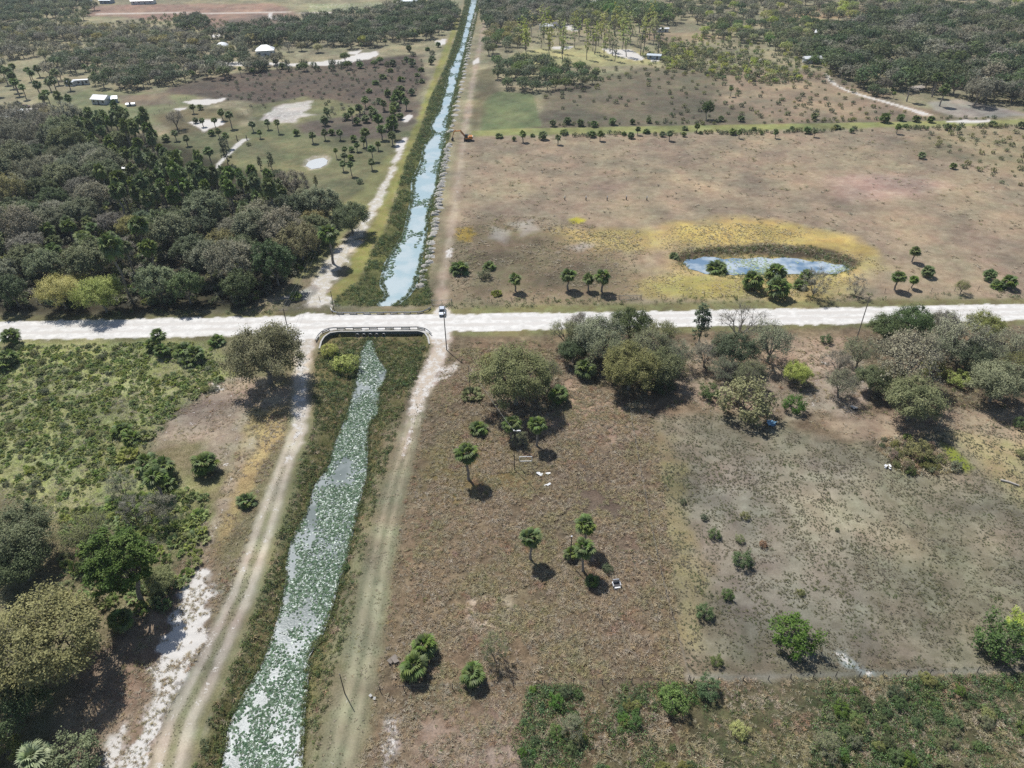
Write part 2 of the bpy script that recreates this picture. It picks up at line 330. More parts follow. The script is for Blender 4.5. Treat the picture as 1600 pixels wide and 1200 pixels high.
for pts in ([(700, 640), (712, 636), (716, 650), (704, 656)], [(785, 940), (800, 935), (798, 952), (786, 956)], [(1322, 655), (1345, 650), (1350, 662), (1330, 668)], [(1380, 728), (1402, 722), (1408, 738), (1388, 740)], [(1420, 752), (1450, 760), (1500, 752), (1515, 758), (1460, 772), (1425, 764)], [(1325, 918), (1342, 914), (1345, 926), (1330, 930)], [(1420, 850), (1500, 845), (1490, 880), (1430, 885)], [(1420, 136), (1440, 132), (1450, 138), (1430, 142)]):
    zone('ground', pts, (192, 184, 172), (168, 158, 146), .9, 1.6, .4, .04, .4)
# banks
zone('canal_bank', B_N, (88, 94, 54), (120, 116, 76), 1.0, 1.2, 0, .2, .4, True)
zone('canal_bank', B_S, (98, 98, 58), (130, 120, 86), 1.0, 1.0, 0, .22, .4, True)
# east of the canal, south of the road
zone('ground', [(700, 526), (1000, 521), (1300, 514), (2100, 505), (2600, 1400), (480, 1400), (520, 1060), (560, 900), (600, 750), (640, 620), (670, 560)], (144, 127, 104), (102, 90, 72), 1.5, 1.5, .07, .16, .2)
zone('field', [(1015, 645), (1110, 640), (1230, 668), (1330, 690), (1480, 668), (1620, 640), (1900, 640), (2300, 1046), (1600, 1048), (1076, 1056), (1050, 900)], (146, 139, 120), (122, 116, 96), 3, 4, .05, .06, .12)
zone('field', [(1090, 730), (1200, 700), (1330, 730), (1380, 850), (1330, 1000), (1150, 980), (1090, 900)], (156, 149, 132), (136, 129, 112), 6, 6, .10, .05, .15)
zone('field', [(1012, 660), (1040, 670), (1075, 720), (1070, 780), (1090, 850), (1110, 900), (1100, 960), (1085, 1010), (1062, 1005), (1045, 880), (1030, 780)], (136, 128, 92), (146, 136, 106), 2.5, 3, 0, .06, .3)
zone('field', [(1460, 668), (1600, 650), (1800, 660), (1800, 800), (1600, 790), (1560, 750), (1500, 700)], (152, 144, 104), (168, 152, 120), 3, 3, .1, .06, .2)
zone('lawn', [(1470, 690), (1490, 700), (1520, 730), (1508, 738), (1480, 720)], (112, 128, 48), (134, 140, 66), 1, 1, 0, .05, .3)
zone('ground', [(1040, 545), (1100, 530), (1320, 525), (1330, 600), (1240, 650), (1110, 640), (1040, 610)], (176, 158, 136), (142, 124, 106), 2, 2.5, .12, .12, .3)
zone('ground', [(1250, 555), (1330, 545), (1370, 600), (1330, 660), (1280, 640), (1230, 660), (1265, 600)], (188, 172, 150), (160, 142, 122), 2, 2, .3, .06, .3)
zone('ground', [(1280, 655), (1345, 650), (1440, 640), (1600, 640), (1600, 690), (1480, 672), (1400, 692), (1320, 682)], (172, 156, 132), (148, 130, 110), 2, 2, .14, .08, .3)
zone('ground', [(870, 608), (900, 590), (1000, 650), (1010, 690), (950, 700), (880, 680), (850, 660)], (178, 158, 132), (156, 132, 112), 2, 2.5, .16, .1, .3)
zone('ground', [(740, 940), (790, 935), (800, 965), (780, 990), (725, 985)], (190, 176, 158), (166, 148, 130), 1.5, 1.8, .36, .06, .5)
zone('ground', [(820, 1070), (1085, 1066), (1110, 1110), (1090, 1165), (1130, 1240), (820, 1260), (800, 1160)], (92, 88, 62), (116, 98, 80), 3, 3, .02, .2, .25)
zone('ground', [(1080, 1066), (1600, 1056), (2200, 1050), (2500, 1400), (800, 1400), (820, 1210), (1090, 1180)], (104, 98, 76), (72, 78, 52), 3, 3, .03, .2, .25)
zone('ground', [(1070, 1054), (1300, 1048), (1600, 1040), (1900, 1032), (1900, 1044), (1600, 1052), (1300, 1060), (1075, 1066)], (126, 122, 108), (140, 136, 122), .8, .8, .07, .04, .4)
zone('sand', [(1300, 1020), (1320, 1018), (1350, 1046), (1365, 1052), (1345, 1054), (1318, 1042)], (170, 176, 172), (140, 142, 132), .7, 1.2, .5, .04, .6)
zone('sand', [(604, 1120), (620, 1120), (622, 1160), (612, 1200), (640, 1190), (650, 1215), (600, 1240), (598, 1170)], (186, 180, 176), (150, 140, 128), .8, 1.2, .46, .05, .5)
zone('ground', [(650, 1120), (800, 1110), (830, 1200), (820, 1300), (640, 1300)], (156, 142, 128), (128, 110, 94), 3, 3, .15, .14, .3)
zone('ground', [(680, 700), (740, 660), (800, 700), (830, 760), (760, 770), (690, 790), (670, 760)], (140, 126, 84), (124, 108, 76), 3, 3, 0, .16, .3)
zone('ground', [(900, 690), (1000, 690), (1010, 800), (1020, 880), (960, 890), (880, 800)], (136, 118, 100), (116, 102, 88), 6, 6, .0, .18, .15)
# tracks and road
TRK_W = [(478, 520, 40), (476, 545, 26), (472, 570, 22), (469, 600, 22), (470, 640, 24), (466, 672, 25), (450, 710, 26), (436, 752, 30), (420, 800, 36), (404, 850, 40), (378, 925, 44), (348, 990, 48), (315, 1062, 52), (282, 1125, 56), (262, 1197, 62), (235, 1280, 66), (200, 1380, 70)]
TRK_E = [(690, 520, 34), (686, 545, 26), (676, 575, 32), (660, 605, 30), (648, 650, 28), (634, 700, 30), (620, 750, 34), (608, 800, 38), (597, 850, 40), (588, 900, 44), (577, 960, 48), (565, 1030, 52), (553, 1090, 56), (540, 1150, 58), (528, 1200, 62), (510, 1290, 66), (490, 1380, 70)]
zone('ground', ribbon([(x + 22, y, w_ * .95) for x, y, w_ in TRK_W[4:]]), (120, 121, 88), (136, 132, 100), 1.2, .8, 0, .05, .4)
zone('ground', ribbon([(x - 12, y, w_ * 1.7) for x, y, w_ in TRK_E[4:]]), (126, 122, 92), (138, 130, 104), 1.4, .9, 0, .06, .4)
zone('dirt_track', ribbon(TRK_W), (166, 160, 142), (148, 144, 122), .8, .5, .16, .03, .4)
zone('dirt_track', ribbon(TRK_W[:5] + [(464, 690, 18), (448, 725, 12)]), (196, 188, 174), (180, 170, 154), .8, 1.0, .5, .02, .5)
for dx in (-.24, .26):
    zone('dirt_track', ribbon([(x + dx * w_, y, w_ * .26) for x, y, w_ in TRK_W[5:]]), (190, 182, 164), (176, 168, 148), .5, .4, .36, .01, .5)
zone('dirt_track', ribbon([(x, y, w_ * .22) for x, y, w_ in TRK_W[8:]]), (136, 138, 106), (150, 146, 120), .5, .4, .08, .04, .5)
zone('dirt_track', ribbon(TRK_E), (128, 128, 102), (144, 138, 114), 1.2, .9, .05, .04, .4)
zone('dirt_track', ribbon(TRK_E[:4] + [(652, 630, 24), (640, 672, 16), (628, 715, 8)]), (202, 188, 170), (184, 170, 152), .7, 1.2, .5, .02, .5)
zone('dirt_track', [(688, 575), (712, 566), (718, 580), (700, 592), (680, 600)], (198, 184, 166), (180, 166, 148), .6, 1.0, .48, .03, .5)
for dx in (-.2, .2):
    zone('dirt_track', ribbon([(x + dx * w_, y, w_ * .2) for x, y, w_ in TRK_E[4:]]), (172, 164, 138), (158, 152, 124), .5, .4, .22, .01, .6)
zone('sand', [(470, 480), (520, 478), (512, 455), (535, 420), (560, 380), (575, 355), (560, 352), (530, 385), (500, 420), (485, 450)], (208, 200, 184), (176, 168, 142), 1.0, 2.6, .5, .04, .4)
zone('sand', [(548, 375), (560, 372), (590, 330), (606, 295), (622, 255), (616, 250), (598, 285), (578, 320)], (206, 198, 182), (170, 164, 132), .8, 1.6, .5, .03, .4)
zone('sand', [(440, 466), (490, 446), (500, 452), (480, 470)], (180, 176, 164), (150, 146, 130), .8, 1.4, .4, .03, .4)
zone('dirt_track', ribbon([(690, 478, 18), (690, 450, 14), (696, 420, 13), (702, 380, 13), (710, 330, 12), (716, 280, 11), (722, 235, 10), (730, 180, 9), (738, 130, 8), (748, 80, 7), (756, 40, 6), (762, 0, 5)]), (178, 164, 144), (158, 144, 122), 1, 1.4, .28, .03, .2)
zone('sand', [(697, 392), (706, 388), (705, 402), (697, 402)], (214, 208, 200), (190, 182, 170), .6, .8, .6, .03, .5)
zone('sand', [(612, 255), (630, 215), (638, 215), (625, 250)], (208, 200, 190), (180, 170, 150), .8, 1.2, .55, .03, .4)
# white sand patches
zone('sand', [(407, 187), (425, 170), (440, 163), (490, 156), (485, 168), (474, 176), (498, 180), (470, 183), (460, 192), (440, 193)], (192, 186, 178), (170, 162, 152), 1.2, 2, .44, .04, .2)
for pts in ([(287, 159), (310, 155), (352, 154), (346, 159), (325, 164), (300, 163)], [(293, 192), (310, 187), (346, 186), (350, 194), (330, 200), (318, 207), (310, 198)],
            [(272, 169), (292, 168), (290, 172), (276, 173)], [(626, 186), (640, 179), (644, 181), (638, 190), (630, 191)], [(620, 222), (632, 217), (628, 232), (618, 238)],
            [(480, 97), (530, 94), (560, 84), (590, 80), (592, 86), (575, 93), (545, 98), (500, 103), (482, 102)], [(545, 80), (565, 79), (560, 84), (545, 84)],
            [(700, 20), (714, 19), (712, 26), (702, 25)], [(1475, 188), (1545, 187), (1550, 191), (1500, 192), (1478, 191)],
            [(930, 4), (970, 3), (1000, 8), (965, 12), (935, 10)], [(1015, 88), (1028, 86), (1030, 96), (1018, 97)], [(860, 73), (900, 72), (890, 76), (862, 76)], [(940, 76), (985, 78), (1010, 92), (995, 95), (950, 83)], [(738, 96), (748, 90), (750, 97), (740, 101)], [(1170, 92), (1190, 92), (1188, 96), (1172, 96)],
            [(620, 2), (650, 0), (650, 4), (625, 7)], [(880, 36), (900, 40), (905, 49), (885, 47)], [(680, 64), (697, 60), (697, 68), (686, 72)], [(330, 54), (345, 53), (345, 58), (330, 58)], [(300, 97), (400, 96), (470, 100), (470, 103), (300, 103)], [(25, 170), (60, 168), (55, 176), (22, 178)]):
    zone('sand', pts, (226, 220, 212), (200, 190, 178), .8, 1.0, .72, .03, .2)
zone('canal_bank', SPOND_B, (176, 168, 150), (140, 132, 110), 1.0, 1.0, .4, .06, .4, True)
zone('dirt_track', ribbon([(384, 217, 12), (374, 224, 10), (364, 234, 8), (352, 245, 7), (341, 257, 7), (339, 268, 8)]), (208, 206, 200), (176, 172, 160), .5, .4, .55, .02, .5)
zone('dirt_track', ribbon([(1290, 114, 4), (1296, 124, 7), (1306, 133, 9), (1325, 142, 10), (1350, 150, 12), (1390, 161, 14), (1430, 173, 16), (1448, 180, 18)]), (214, 204, 190), (196, 184, 166), .7, .6, .6, .02, .2)
zone('dirt_track', [(418, 22), (425, 20), (424, 26), (450, 31), (500, 37), (500, 38.5), (445, 34), (420, 29)], (216, 208, 200), (200, 192, 180), .8, .6, .6, .02, .2)
zone('dirt_track', [(150, 20.5), (400, 18.5), (520, 19), (520, 21), (400, 20.5), (150, 23)], (206, 190, 176), (190, 176, 160), .8, .8, .5, .02, .1)
ROAD_T = [(-700, 516), (-200, 507), (0, 502.5), (300, 497), (460, 494.5), (480, 489), (524, 492), (700, 491), (900, 488.5), (1200, 483), (1600, 475), (2400, 460)]
ROAD_B = [(-700, 546), (-200, 536), (0, 531.5), (300, 526), (450, 523), (464, 530), (492, 530), (498, 523), (515, 515.5), (655, 515), (672, 522), (677, 528), (698, 528), (702, 518), (900, 514), (1200, 508), (1600, 500.5), (2400, 484)]
zone('road', ROAD_T + ROAD_B[::-1], (242, 238, 230), (228, 222, 210), .4, .9, .92, .02, .5)
for k_ in (.30, .62):
    yc = [(x, yt + (np.interp(x, [v[0] for v in [(-700, 546), (450, 523), (900, 514), (1600, 500.5), (2400, 484)]], [546, 523, 514, 500.5, 484]) - yt) * k_) for x, yt in [(-700, 516), (0, 502.5), (460, 494.5), (900, 488.5), (1600, 475), (2400, 460)]]
    zone('road', [(x, y - 1.6) for x, y in yc] + [(x, y + 1.6) for x, y in yc[::-1]], (214, 206, 194), (202, 194, 180), .5, .9, .74, .01, .5)
zone('road', [(684, 493), (698, 493), (704, 489), (698, 480), (684, 480), (676, 489)], (220, 210, 196), (200, 188, 172), .6, .8, .6, .01, .4)

# ------------------------------------------------------------------ one sheet out to the horizon, finer where the camera stands near
def build_ground():
    py = np.arange(1320, -58, -2.15)
    rows = CAM_H / np.tan(PITCH + np.arctan((py - 600) / F))
    hw = (np.sqrt(rows ** 2 + CAM_H ** 2) * np.cos(np.arctan((py - 600) / F))) * 800 / F * 1.12 + 8
    near = np.array([-2500, -600, -150, -40, -5, 15, 25, 33]); near = near[near < rows[0] - 3]
    far = rows[-1] * np.array([1.06, 1.2, 1.5, 2.0, 3.0, 4.5, 7.0])
    ys = np.concatenate([near, rows, far]); hws = np.concatenate([np.full(len(near), hw[0]), hw, hw[-1] * far / rows[-1]])
    n = 560
    u = np.linspace(-1, 1, n); ext = np.array([1.04, 1.12, 1.3, 1.8, 3, 6, 14, 40])
    u = np.concatenate([-ext[::-1], u, ext])
    X = np.clip(u[None, :] * hws[:, None], -6000, 6000) + np.linspace(-.01, .01, len(u))[None, :]; Y = np.repeat(ys[:, None], len(u), 1)
    nr, nc = X.shape; x = X.ravel(); y = Y.ravel()
    nv = len(x)
    ca = np.tile(np.array(lin((120, 118, 90))), (nv, 1)); cb = np.tile(np.array(lin((148, 138, 114))), (nv, 1)); sand = np.zeros(nv); amp = np.full(nv, .12)
    own = np.full(nv, 0); names = ['ground']
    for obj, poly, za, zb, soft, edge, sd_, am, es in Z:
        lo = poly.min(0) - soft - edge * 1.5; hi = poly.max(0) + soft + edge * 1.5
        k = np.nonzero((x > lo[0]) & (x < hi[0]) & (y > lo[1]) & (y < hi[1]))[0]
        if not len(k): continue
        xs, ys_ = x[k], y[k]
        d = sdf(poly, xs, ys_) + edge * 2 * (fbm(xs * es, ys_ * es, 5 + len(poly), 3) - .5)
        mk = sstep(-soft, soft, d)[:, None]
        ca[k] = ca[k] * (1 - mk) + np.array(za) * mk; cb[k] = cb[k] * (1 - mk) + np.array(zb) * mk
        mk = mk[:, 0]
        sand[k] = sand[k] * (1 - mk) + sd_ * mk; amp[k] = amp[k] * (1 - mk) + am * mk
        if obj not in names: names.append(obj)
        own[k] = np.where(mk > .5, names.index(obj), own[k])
    # broad natural variation: drier, greener and barer patches
    v1 = fbm(x * .05, y * .05, 61, 4) - .5; v2 = fbm(x * .11, y * .11, 67, 4) - .5; v3 = fbm(x * .3, y * .3, 71, 3) - .5
    soft_ = (sand < .5)[:, None]
    var = 1 + .7 * v1 + .55 * v2 + .5 * v3
    tint = np.stack([1 + .16 * v2 - .10 * v3, 1 + .10 * v1 * 0 - .05 * v2 + .06 * v3, 1 - .22 * v1 - .08 * v2], 1)
    ca = np.where(soft_, ca * var[:, None] * tint, ca); cb = np.where(soft_, cb * var[:, None] * tint, cb)
    z = macro_z(x, y)
    dist = np.hypot(y, x) + 1
    fine = np.clip(140 / dist, 0, 1)
    rel = (fbm(x * 1.1, y * 1.1, 3, 3) - .5) * 2.6 * fine + (fbm(x * .12, y * .12, 9, 3) - .5) * 1.6
    z = z + amp * rel * np.where(z < -.7, .5, 1)
    z = np.where(dist > 1500, z - .3, z)
    idx = np.arange(nr * nc).reshape(nr, nc)
    quads = np.stack([idx[:-1, :-1], idx[:-1, 1:], idx[1:, 1:], idx[1:, :-1]], -1).reshape(-1, 4)
    qo = own[quads[:, 0]]
    ca = ca * K_G; cb = cb * K_G
    A = np.ones((nv, 4)); A[:, :3] = ca; B = np.ones((nv, 4)); B[:, :3] = cb; A[:, 3] = 1; C = np.ones((nv, 4)); C[:, 0] = sand; C[:, 1] = np.clip(amp * 5, 0, 1); C[:, 2] = 0
    labels = {'ground': 'rough ground of dry brown grass, weeds and bare patches', 'pasture': 'wide tan pasture of dry grass beyond the road', 'field': 'grey dusty field with thin olive grass',
              'lawn': 'mown green grass', 'verge': 'grassy strips along the road and canal', 'canal_bank': 'weedy sloping banks of the canal and ponds', 'sand': 'bare white sand patches',
              'dirt_track': 'sandy wheel tracks along the canal and across the fields', 'road': 'straight white shell road crossing the canal'}
    for i, nm in enumerate(names):
        q = quads[qo == i]
        if not len(q): continue
        us, inv = np.unique(q.ravel(), return_inverse=True)
        me = mesh_np(nm, np.stack([x[us], y[us], z[us]], 1), [inv.reshape(-1, 4)], [GROUND_MAT], None,
                     {'col_a': ('FLOAT_COLOR', A[us]), 'col_b': ('FLOAT_COLOR', B[us]), 'mask': ('FLOAT_COLOR', C[us])}, True)
        o = link(nm, me); tag(o, labels[nm], nm.replace('_', ' '), None, 'structure')

def ground_material():
    m_, t = mat_new('soil_and_grass')
    tc = N(t, 'ShaderNodeTexCoord').outputs['Object']
    def at(n): return N(t, 'ShaderNodeAttribute', attribute_name=n)
    a = at('col_a').outputs['Color']; b = at('col_b').outputs['Color']
    sp = N(t, 'ShaderNodeSeparateColor'); t.links.new(at('mask').outputs['Color'], sp.inputs[0])
    n1 = noise(t, tc, .45, 6, .62); n2 = noise(t, tc, 3.2, 4, .65); n3 = noise(t, tc, .045, 4, .55); n4 = noise(t, tc, 9.0, 2, .6)
    f = mrange(t, mth(t, 'ADD', mth(t, 'MULTIPLY', n1, .55), mth(t, 'ADD', mth(t, 'MULTIPLY', n2, .25), mth(t, 'MULTIPLY', n3, .2))), .38, .62)
    c = mixc(t, f, a, b)
    # mottling: tufts against thatch, and broad patches
    v = mth(t, 'ADD', mrange(t, n2, .3, .7, -.42, .36, False), mth(t, 'ADD', mrange(t, n4, .3, .7, -.2, .2, False), mrange(t, n3, .3, .7, -.14, .14, False)))
    rough_amt = mrange(t, sp.outputs[1], 0, .8, .35, 1.15, False)
    v = mth(t, 'ADD', mth(t, 'MULTIPLY', v, rough_amt), 1.0)
    hs = N(t, 'ShaderNodeHueSaturation'); t.links.new(c, hs.inputs['Color']); t.links.new(v, hs.inputs['Value'])
    # sand shows where the cover is thin
    sn = mth(t, 'ADD', sp.outputs[0], mth(t, 'MULTIPLY', mth(t, 'SUBTRACT', mth(t, 'ADD', mth(t, 'MULTIPLY', n1, .6), mth(t, 'MULTIPLY', n2, .4)), .5), 2.3))
    sf = mrange(t, sn, .42, .62)
    sandc = mixc(t, n3, (.50, .47, .42), (.60, .58, .55))
    sandc2 = mixc(t, mrange(t, sp.outputs[0], .80, .90), sandc, mixc(t, mrange(t, n1, .35, .65), (.54, .525, .49), (.68, .665, .625)))
    c2 = mixc(t, sf, hs.outputs[0], sandc2)
    bs = N(t, 'ShaderNodeBsdfPrincipled'); bs.inputs['Roughness'].default_value = .95; bs.inputs['Specular IOR Level'].default_value = .1
    t.links.new(c2, bs.inputs['Base Color'])
    bp = N(t, 'ShaderNodeBump'); bp.inputs['Distance'].default_value = .25
    t.links.new(mth(t, 'MULTIPLY', rough_amt, .55), bp.inputs['Strength'])
    t.links.new(mth(t, 'ADD', mth(t, 'MULTIPLY', n2, .7), mth(t, 'MULTIPLY', n4, .3)), bp.inputs['Height']); t.links.new(bp.outputs[0], bs.inputs['Normal'])
    o = N(t, 'ShaderNodeOutputMaterial'); t.links.new(bs.outputs[0], o.inputs[0])
    return m_
GROUND_MAT = ground_material()
build_ground()

def water_mat(name, col, rough, bump, scale, col2=None, spec=.5):
    m_, t = mat_new(name); tc = N(t, 'ShaderNodeTexCoord').outputs['Object']
    b = N(t, 'ShaderNodeBsdfPrincipled'); o = N(t, 'ShaderNodeOutputMaterial'); t.links.new(b.outputs[0], o.inputs[0])
    c = mixc(t, mrange(t, noise(t, tc, .12, 3), .4, .6), col, col2 or col); t.links.new(c, b.inputs['Base Color'])
    b.inputs['Roughness'].default_value = rough; b.inputs['IOR'].default_value = 1.33; b.inputs['Specular IOR Level'].default_value = spec
    bp = N(t, 'ShaderNodeBump'); bp.inputs['Strength'].default_value = bump; bp.inputs['Distance'].default_value = .1
    t.links.new(noise(t, tc, scale, 3), bp.inputs['Height']); t.links.new(bp.outputs[0], b.inputs['Normal'])
    return m_
def water(name, shores, z, mat, label, grow=0.0):
    """shores: one outline, or two shore lines in pixels that are matched row by row"""
    mb = MB()
    if isinstance(shores, tuple):
        A, B = (sorted(q, key=lambda v: v[1]) for q in shores); y0 = max(A[0][1], B[0][1]); y1 = min(A[-1][1], B[-1][1]); vs = []
        n = 90
        for i in range(n + 1):
            y = y0 + (y1 - y0) * i / n
            a = Vector((*P(np.interp(y, [v[1] for v in A], [v[0] for v in A]), y)[:2], z)); b = Vector((*P(np.interp(y, [v[1] for v in B], [v[0] for v in B]), y)[:2], z))
            d = (b - a).normalized() * grow; vs += [a - d, b + d]
        mb.add(vs, [(2 * i, 2 * i + 1, 2 * i + 3, 2 * i + 2)[::-1] for i in range(n)])
    else:
        c = shores.mean(0); q = c + (shores - c) * 1.05
        mb.add([(*v, z) for v in q], [tuple(range(len(q)))])
    o = mb.build(name, mat); tag(o, label, 'water', None, 'structure')
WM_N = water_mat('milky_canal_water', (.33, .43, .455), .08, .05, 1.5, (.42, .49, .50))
WM_S = water_mat('painted_sheen_canal_water', (.15, .178, .172), .25, .25, 2.5, (.27, .30, .295), .13)  # base colour lightened, standing in for the sky mirrored between the pads
WM_P = water_mat('pond_water', (.14, .22, .31), .1, .06, 1.5, (.40, .46, .50))  # blue of the reflected sky is put into the base colour
WM_W = water_mat('white_pond_water', (.55, .56, .54), .1, .05, 1.5)
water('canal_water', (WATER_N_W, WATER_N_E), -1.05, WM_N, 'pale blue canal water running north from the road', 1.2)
water('canal_water', (WATER_S_W, WATER_S_E), -1.22, WM_S, 'dark canal water under lily pads south of the road', .25)
water('pond_water', POND, -.62, WM_P, 'blue pond water in the tan pasture')
water('pond_water', SPOND, -.5, WM_W, 'small milky white pond in the green field')
# ------------------------------------------------------------------ plant materials
BARK = simple('grey_bark', (.22, .20, .17), .9, var=.4, scale=6)
BARK_D = simple('brown_bark', (.13, .095, .07), .9, var=.4, scale=6)
PTRUNK = simple('palm_bark', (.26, .23, .20), .9, var=.35, scale=5)
DEADF = leaf_mat('dry_frond', (.20, .15, .09), (.32, .26, .17), .8, .15, 0.07, .02, .25)
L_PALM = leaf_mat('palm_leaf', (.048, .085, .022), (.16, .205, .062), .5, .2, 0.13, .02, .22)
L_PALMY = leaf_mat('pale_palm_leaf', (.19, .24, .11), (.36, .40, .24), .5, .2, 0.11, .02, .2)
L_PMETTO = leaf_mat('palmetto_leaf', (.115, .16, .045), (.29, .335, .115), .5, .28, 0.11, .03, .3)
L_OLIVE = leaf_mat('olive_oak_leaf', (.112, .122, .042), (.275, .272, .11), .6, .22, 0.11, .02, .2)
L_TAN = leaf_mat('tan_oak_leaf', (.17, .157, .058), (.36, .325, .135), .6, .2, 0.11, .015, .15)
L_GREY = leaf_mat('grey_oak_leaf', (.126, .124, .082), (.295, .282, .198), .65, .16, 0.11, .03, .25)
L_DARK = leaf_mat('dark_oak_leaf', (.042, .068, .028), (.135, .168, .070), .55, .18, 0.14, .03, .25)
L_SAGE = leaf_mat('sage_leaf', (.098, .118, .058), (.235, .25, .135), .65, .2, 0.11, .02, .2)
L_LIME = leaf_mat('lime_leaf', (0.230, 0.276, 0.057), (0.437, 0.460, 0.149), .55, .3, 0.14, .02, .15)
L_YEL = leaf_mat('yellowish_leaf', (0.310, 0.287, 0.103), (0.506, 0.460, 0.207), .6, .25, 0.14, .02, .12)
L_GREEN = leaf_mat('bright_green_leaf', (.058, .106, .024), (.155, .22, .06), .5, .25, 0.16, .03, .25)
L_DEEP = leaf_mat('deep_green_leaf', (.04, .085, .02), (.12, .18, .05), .5, .22, .15, .02, .2)
L_PINE = leaf_mat('pine_needle', (.045, .082, .02), (.13, .175, .052), .55, .15, 0.14, .0, .05)
L_RED = leaf_mat('reddish_leaf', (.20, .135, .085), (.30, .21, .14), .6, .2, 0.11, .02, .15)

# ------------------------------------------------------------------ fan-shaped palm fronds
def frond_arrays(r, L=1.0, pet=.9, nseg=13, droop=.35, width=.085, spread=2.05):
    """one fan leaf along +x: a petiole and nseg folded blades"""
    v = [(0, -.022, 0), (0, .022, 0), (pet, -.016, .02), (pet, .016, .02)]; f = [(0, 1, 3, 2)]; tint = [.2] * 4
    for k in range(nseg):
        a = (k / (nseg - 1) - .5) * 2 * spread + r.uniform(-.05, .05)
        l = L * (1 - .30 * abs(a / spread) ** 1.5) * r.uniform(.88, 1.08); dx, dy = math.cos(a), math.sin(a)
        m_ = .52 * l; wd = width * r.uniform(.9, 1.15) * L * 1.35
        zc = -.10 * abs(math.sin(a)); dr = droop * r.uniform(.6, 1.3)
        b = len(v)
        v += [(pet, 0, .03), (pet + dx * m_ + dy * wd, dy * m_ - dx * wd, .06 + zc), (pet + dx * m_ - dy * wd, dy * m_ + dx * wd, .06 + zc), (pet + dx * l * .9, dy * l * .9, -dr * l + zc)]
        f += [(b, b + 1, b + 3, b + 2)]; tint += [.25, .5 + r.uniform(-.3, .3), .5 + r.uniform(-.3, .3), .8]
    return np.array(v, np.float32), np.array(f, np.int32), np.array(tint, np.float32)
_r = random.Random(3)
FRONDS = [frond_arrays(_r, 1.0, .95, 13, .30), frond_arrays(_r, 1.05, 1.05, 13, .45), frond_arrays(_r, .9, .75, 12, .2)]
DEADS = [frond_arrays(_r, .8, .8, 9, .9, .06, 1.2), frond_arrays(_r, .9, .7, 8, 1.1, .06, 1.0)]
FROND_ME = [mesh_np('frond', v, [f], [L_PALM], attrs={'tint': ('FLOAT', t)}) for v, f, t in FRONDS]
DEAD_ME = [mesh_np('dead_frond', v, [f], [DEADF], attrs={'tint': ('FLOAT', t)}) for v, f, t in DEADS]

def palm_layout(seed, th, n=34, nd=9, low=118):
    """frond matrices round the top of a trunk of height th; crown about 4 m across"""
    r = random.Random(seed); out = []
    for i in range(n):
        k = (i + .5) / n
        pol = R(8 + (low - 8) * k ** .8 + r.uniform(-7, 7)); az = i * 2.39996 + r.uniform(-.25, .25)
        el = math.pi / 2 - pol
        s = r.uniform(.92, 1.1) * (1.0 if k > .25 else .85)
        M_ = Matrix.Translation((0, 0, th)) @ Matrix.Rotation(az, 4, 'Z') @ Matrix.Rotation(-el, 4, 'Y') @ Matrix.Rotation(r.uniform(-.5, .5), 4, 'X') @ Matrix.Diagonal((s, s, s, 1))
        out.append((0, r.randrange(3), M_))
    for i in range(nd):
        az = r.uniform(0, 6.28); el = R(r.uniform(-80, -50))
        M_ = Matrix.Translation((0, 0, th - .1)) @ Matrix.Rotation(az, 4, 'Z') @ Matrix.Rotation(-el, 4, 'Y') @ Matrix.Scale(r.uniform(.7, 1.0), 4)
        out.append((1, r.randrange(2), M_))
    return out
def palm_trunk_mb(th, seed):
    r = random.Random(seed); mb = MB(); n = 7
    pts = [(r.uniform(-.06, .06) * i, r.uniform(-.06, .06) * i, -.25 + (th + .35) * i / (n - 1)) for i in range(n)]
    pts[-1] = (0, 0, th + .1)
    rad = [.27, .21, .19, .185, .19, .215, .17]
    mb.tube(pts, rad, 8)
    if th > 1:      # stubs of old leaf bases under the crown
        for i in range(14):
            a = i * 2.4; z = th - .1 - .05 * i
            c = Vector((math.cos(a) * .2, math.sin(a) * .2, z)); mb.tube([c, c + Vector((math.cos(a) * .13, math.sin(a) * .13, .22))], [.05, .02], 3, False)
    return mb
def merge(parts):
    """[(v, f, tint, Matrix)] into one set of arrays"""
    V = []; Fq = []; T = []; b = 0
    for v, f, t, M_ in parts:
        A = np.array(M_, np.float32); V.append(v @ A[:3, :3].T + A[:3, 3]); Fq.append(f + b); T.append(t); b += len(v)
    return np.concatenate(V), np.concatenate(Fq), np.concatenate(T)
class Kind: pass
PALM = {}
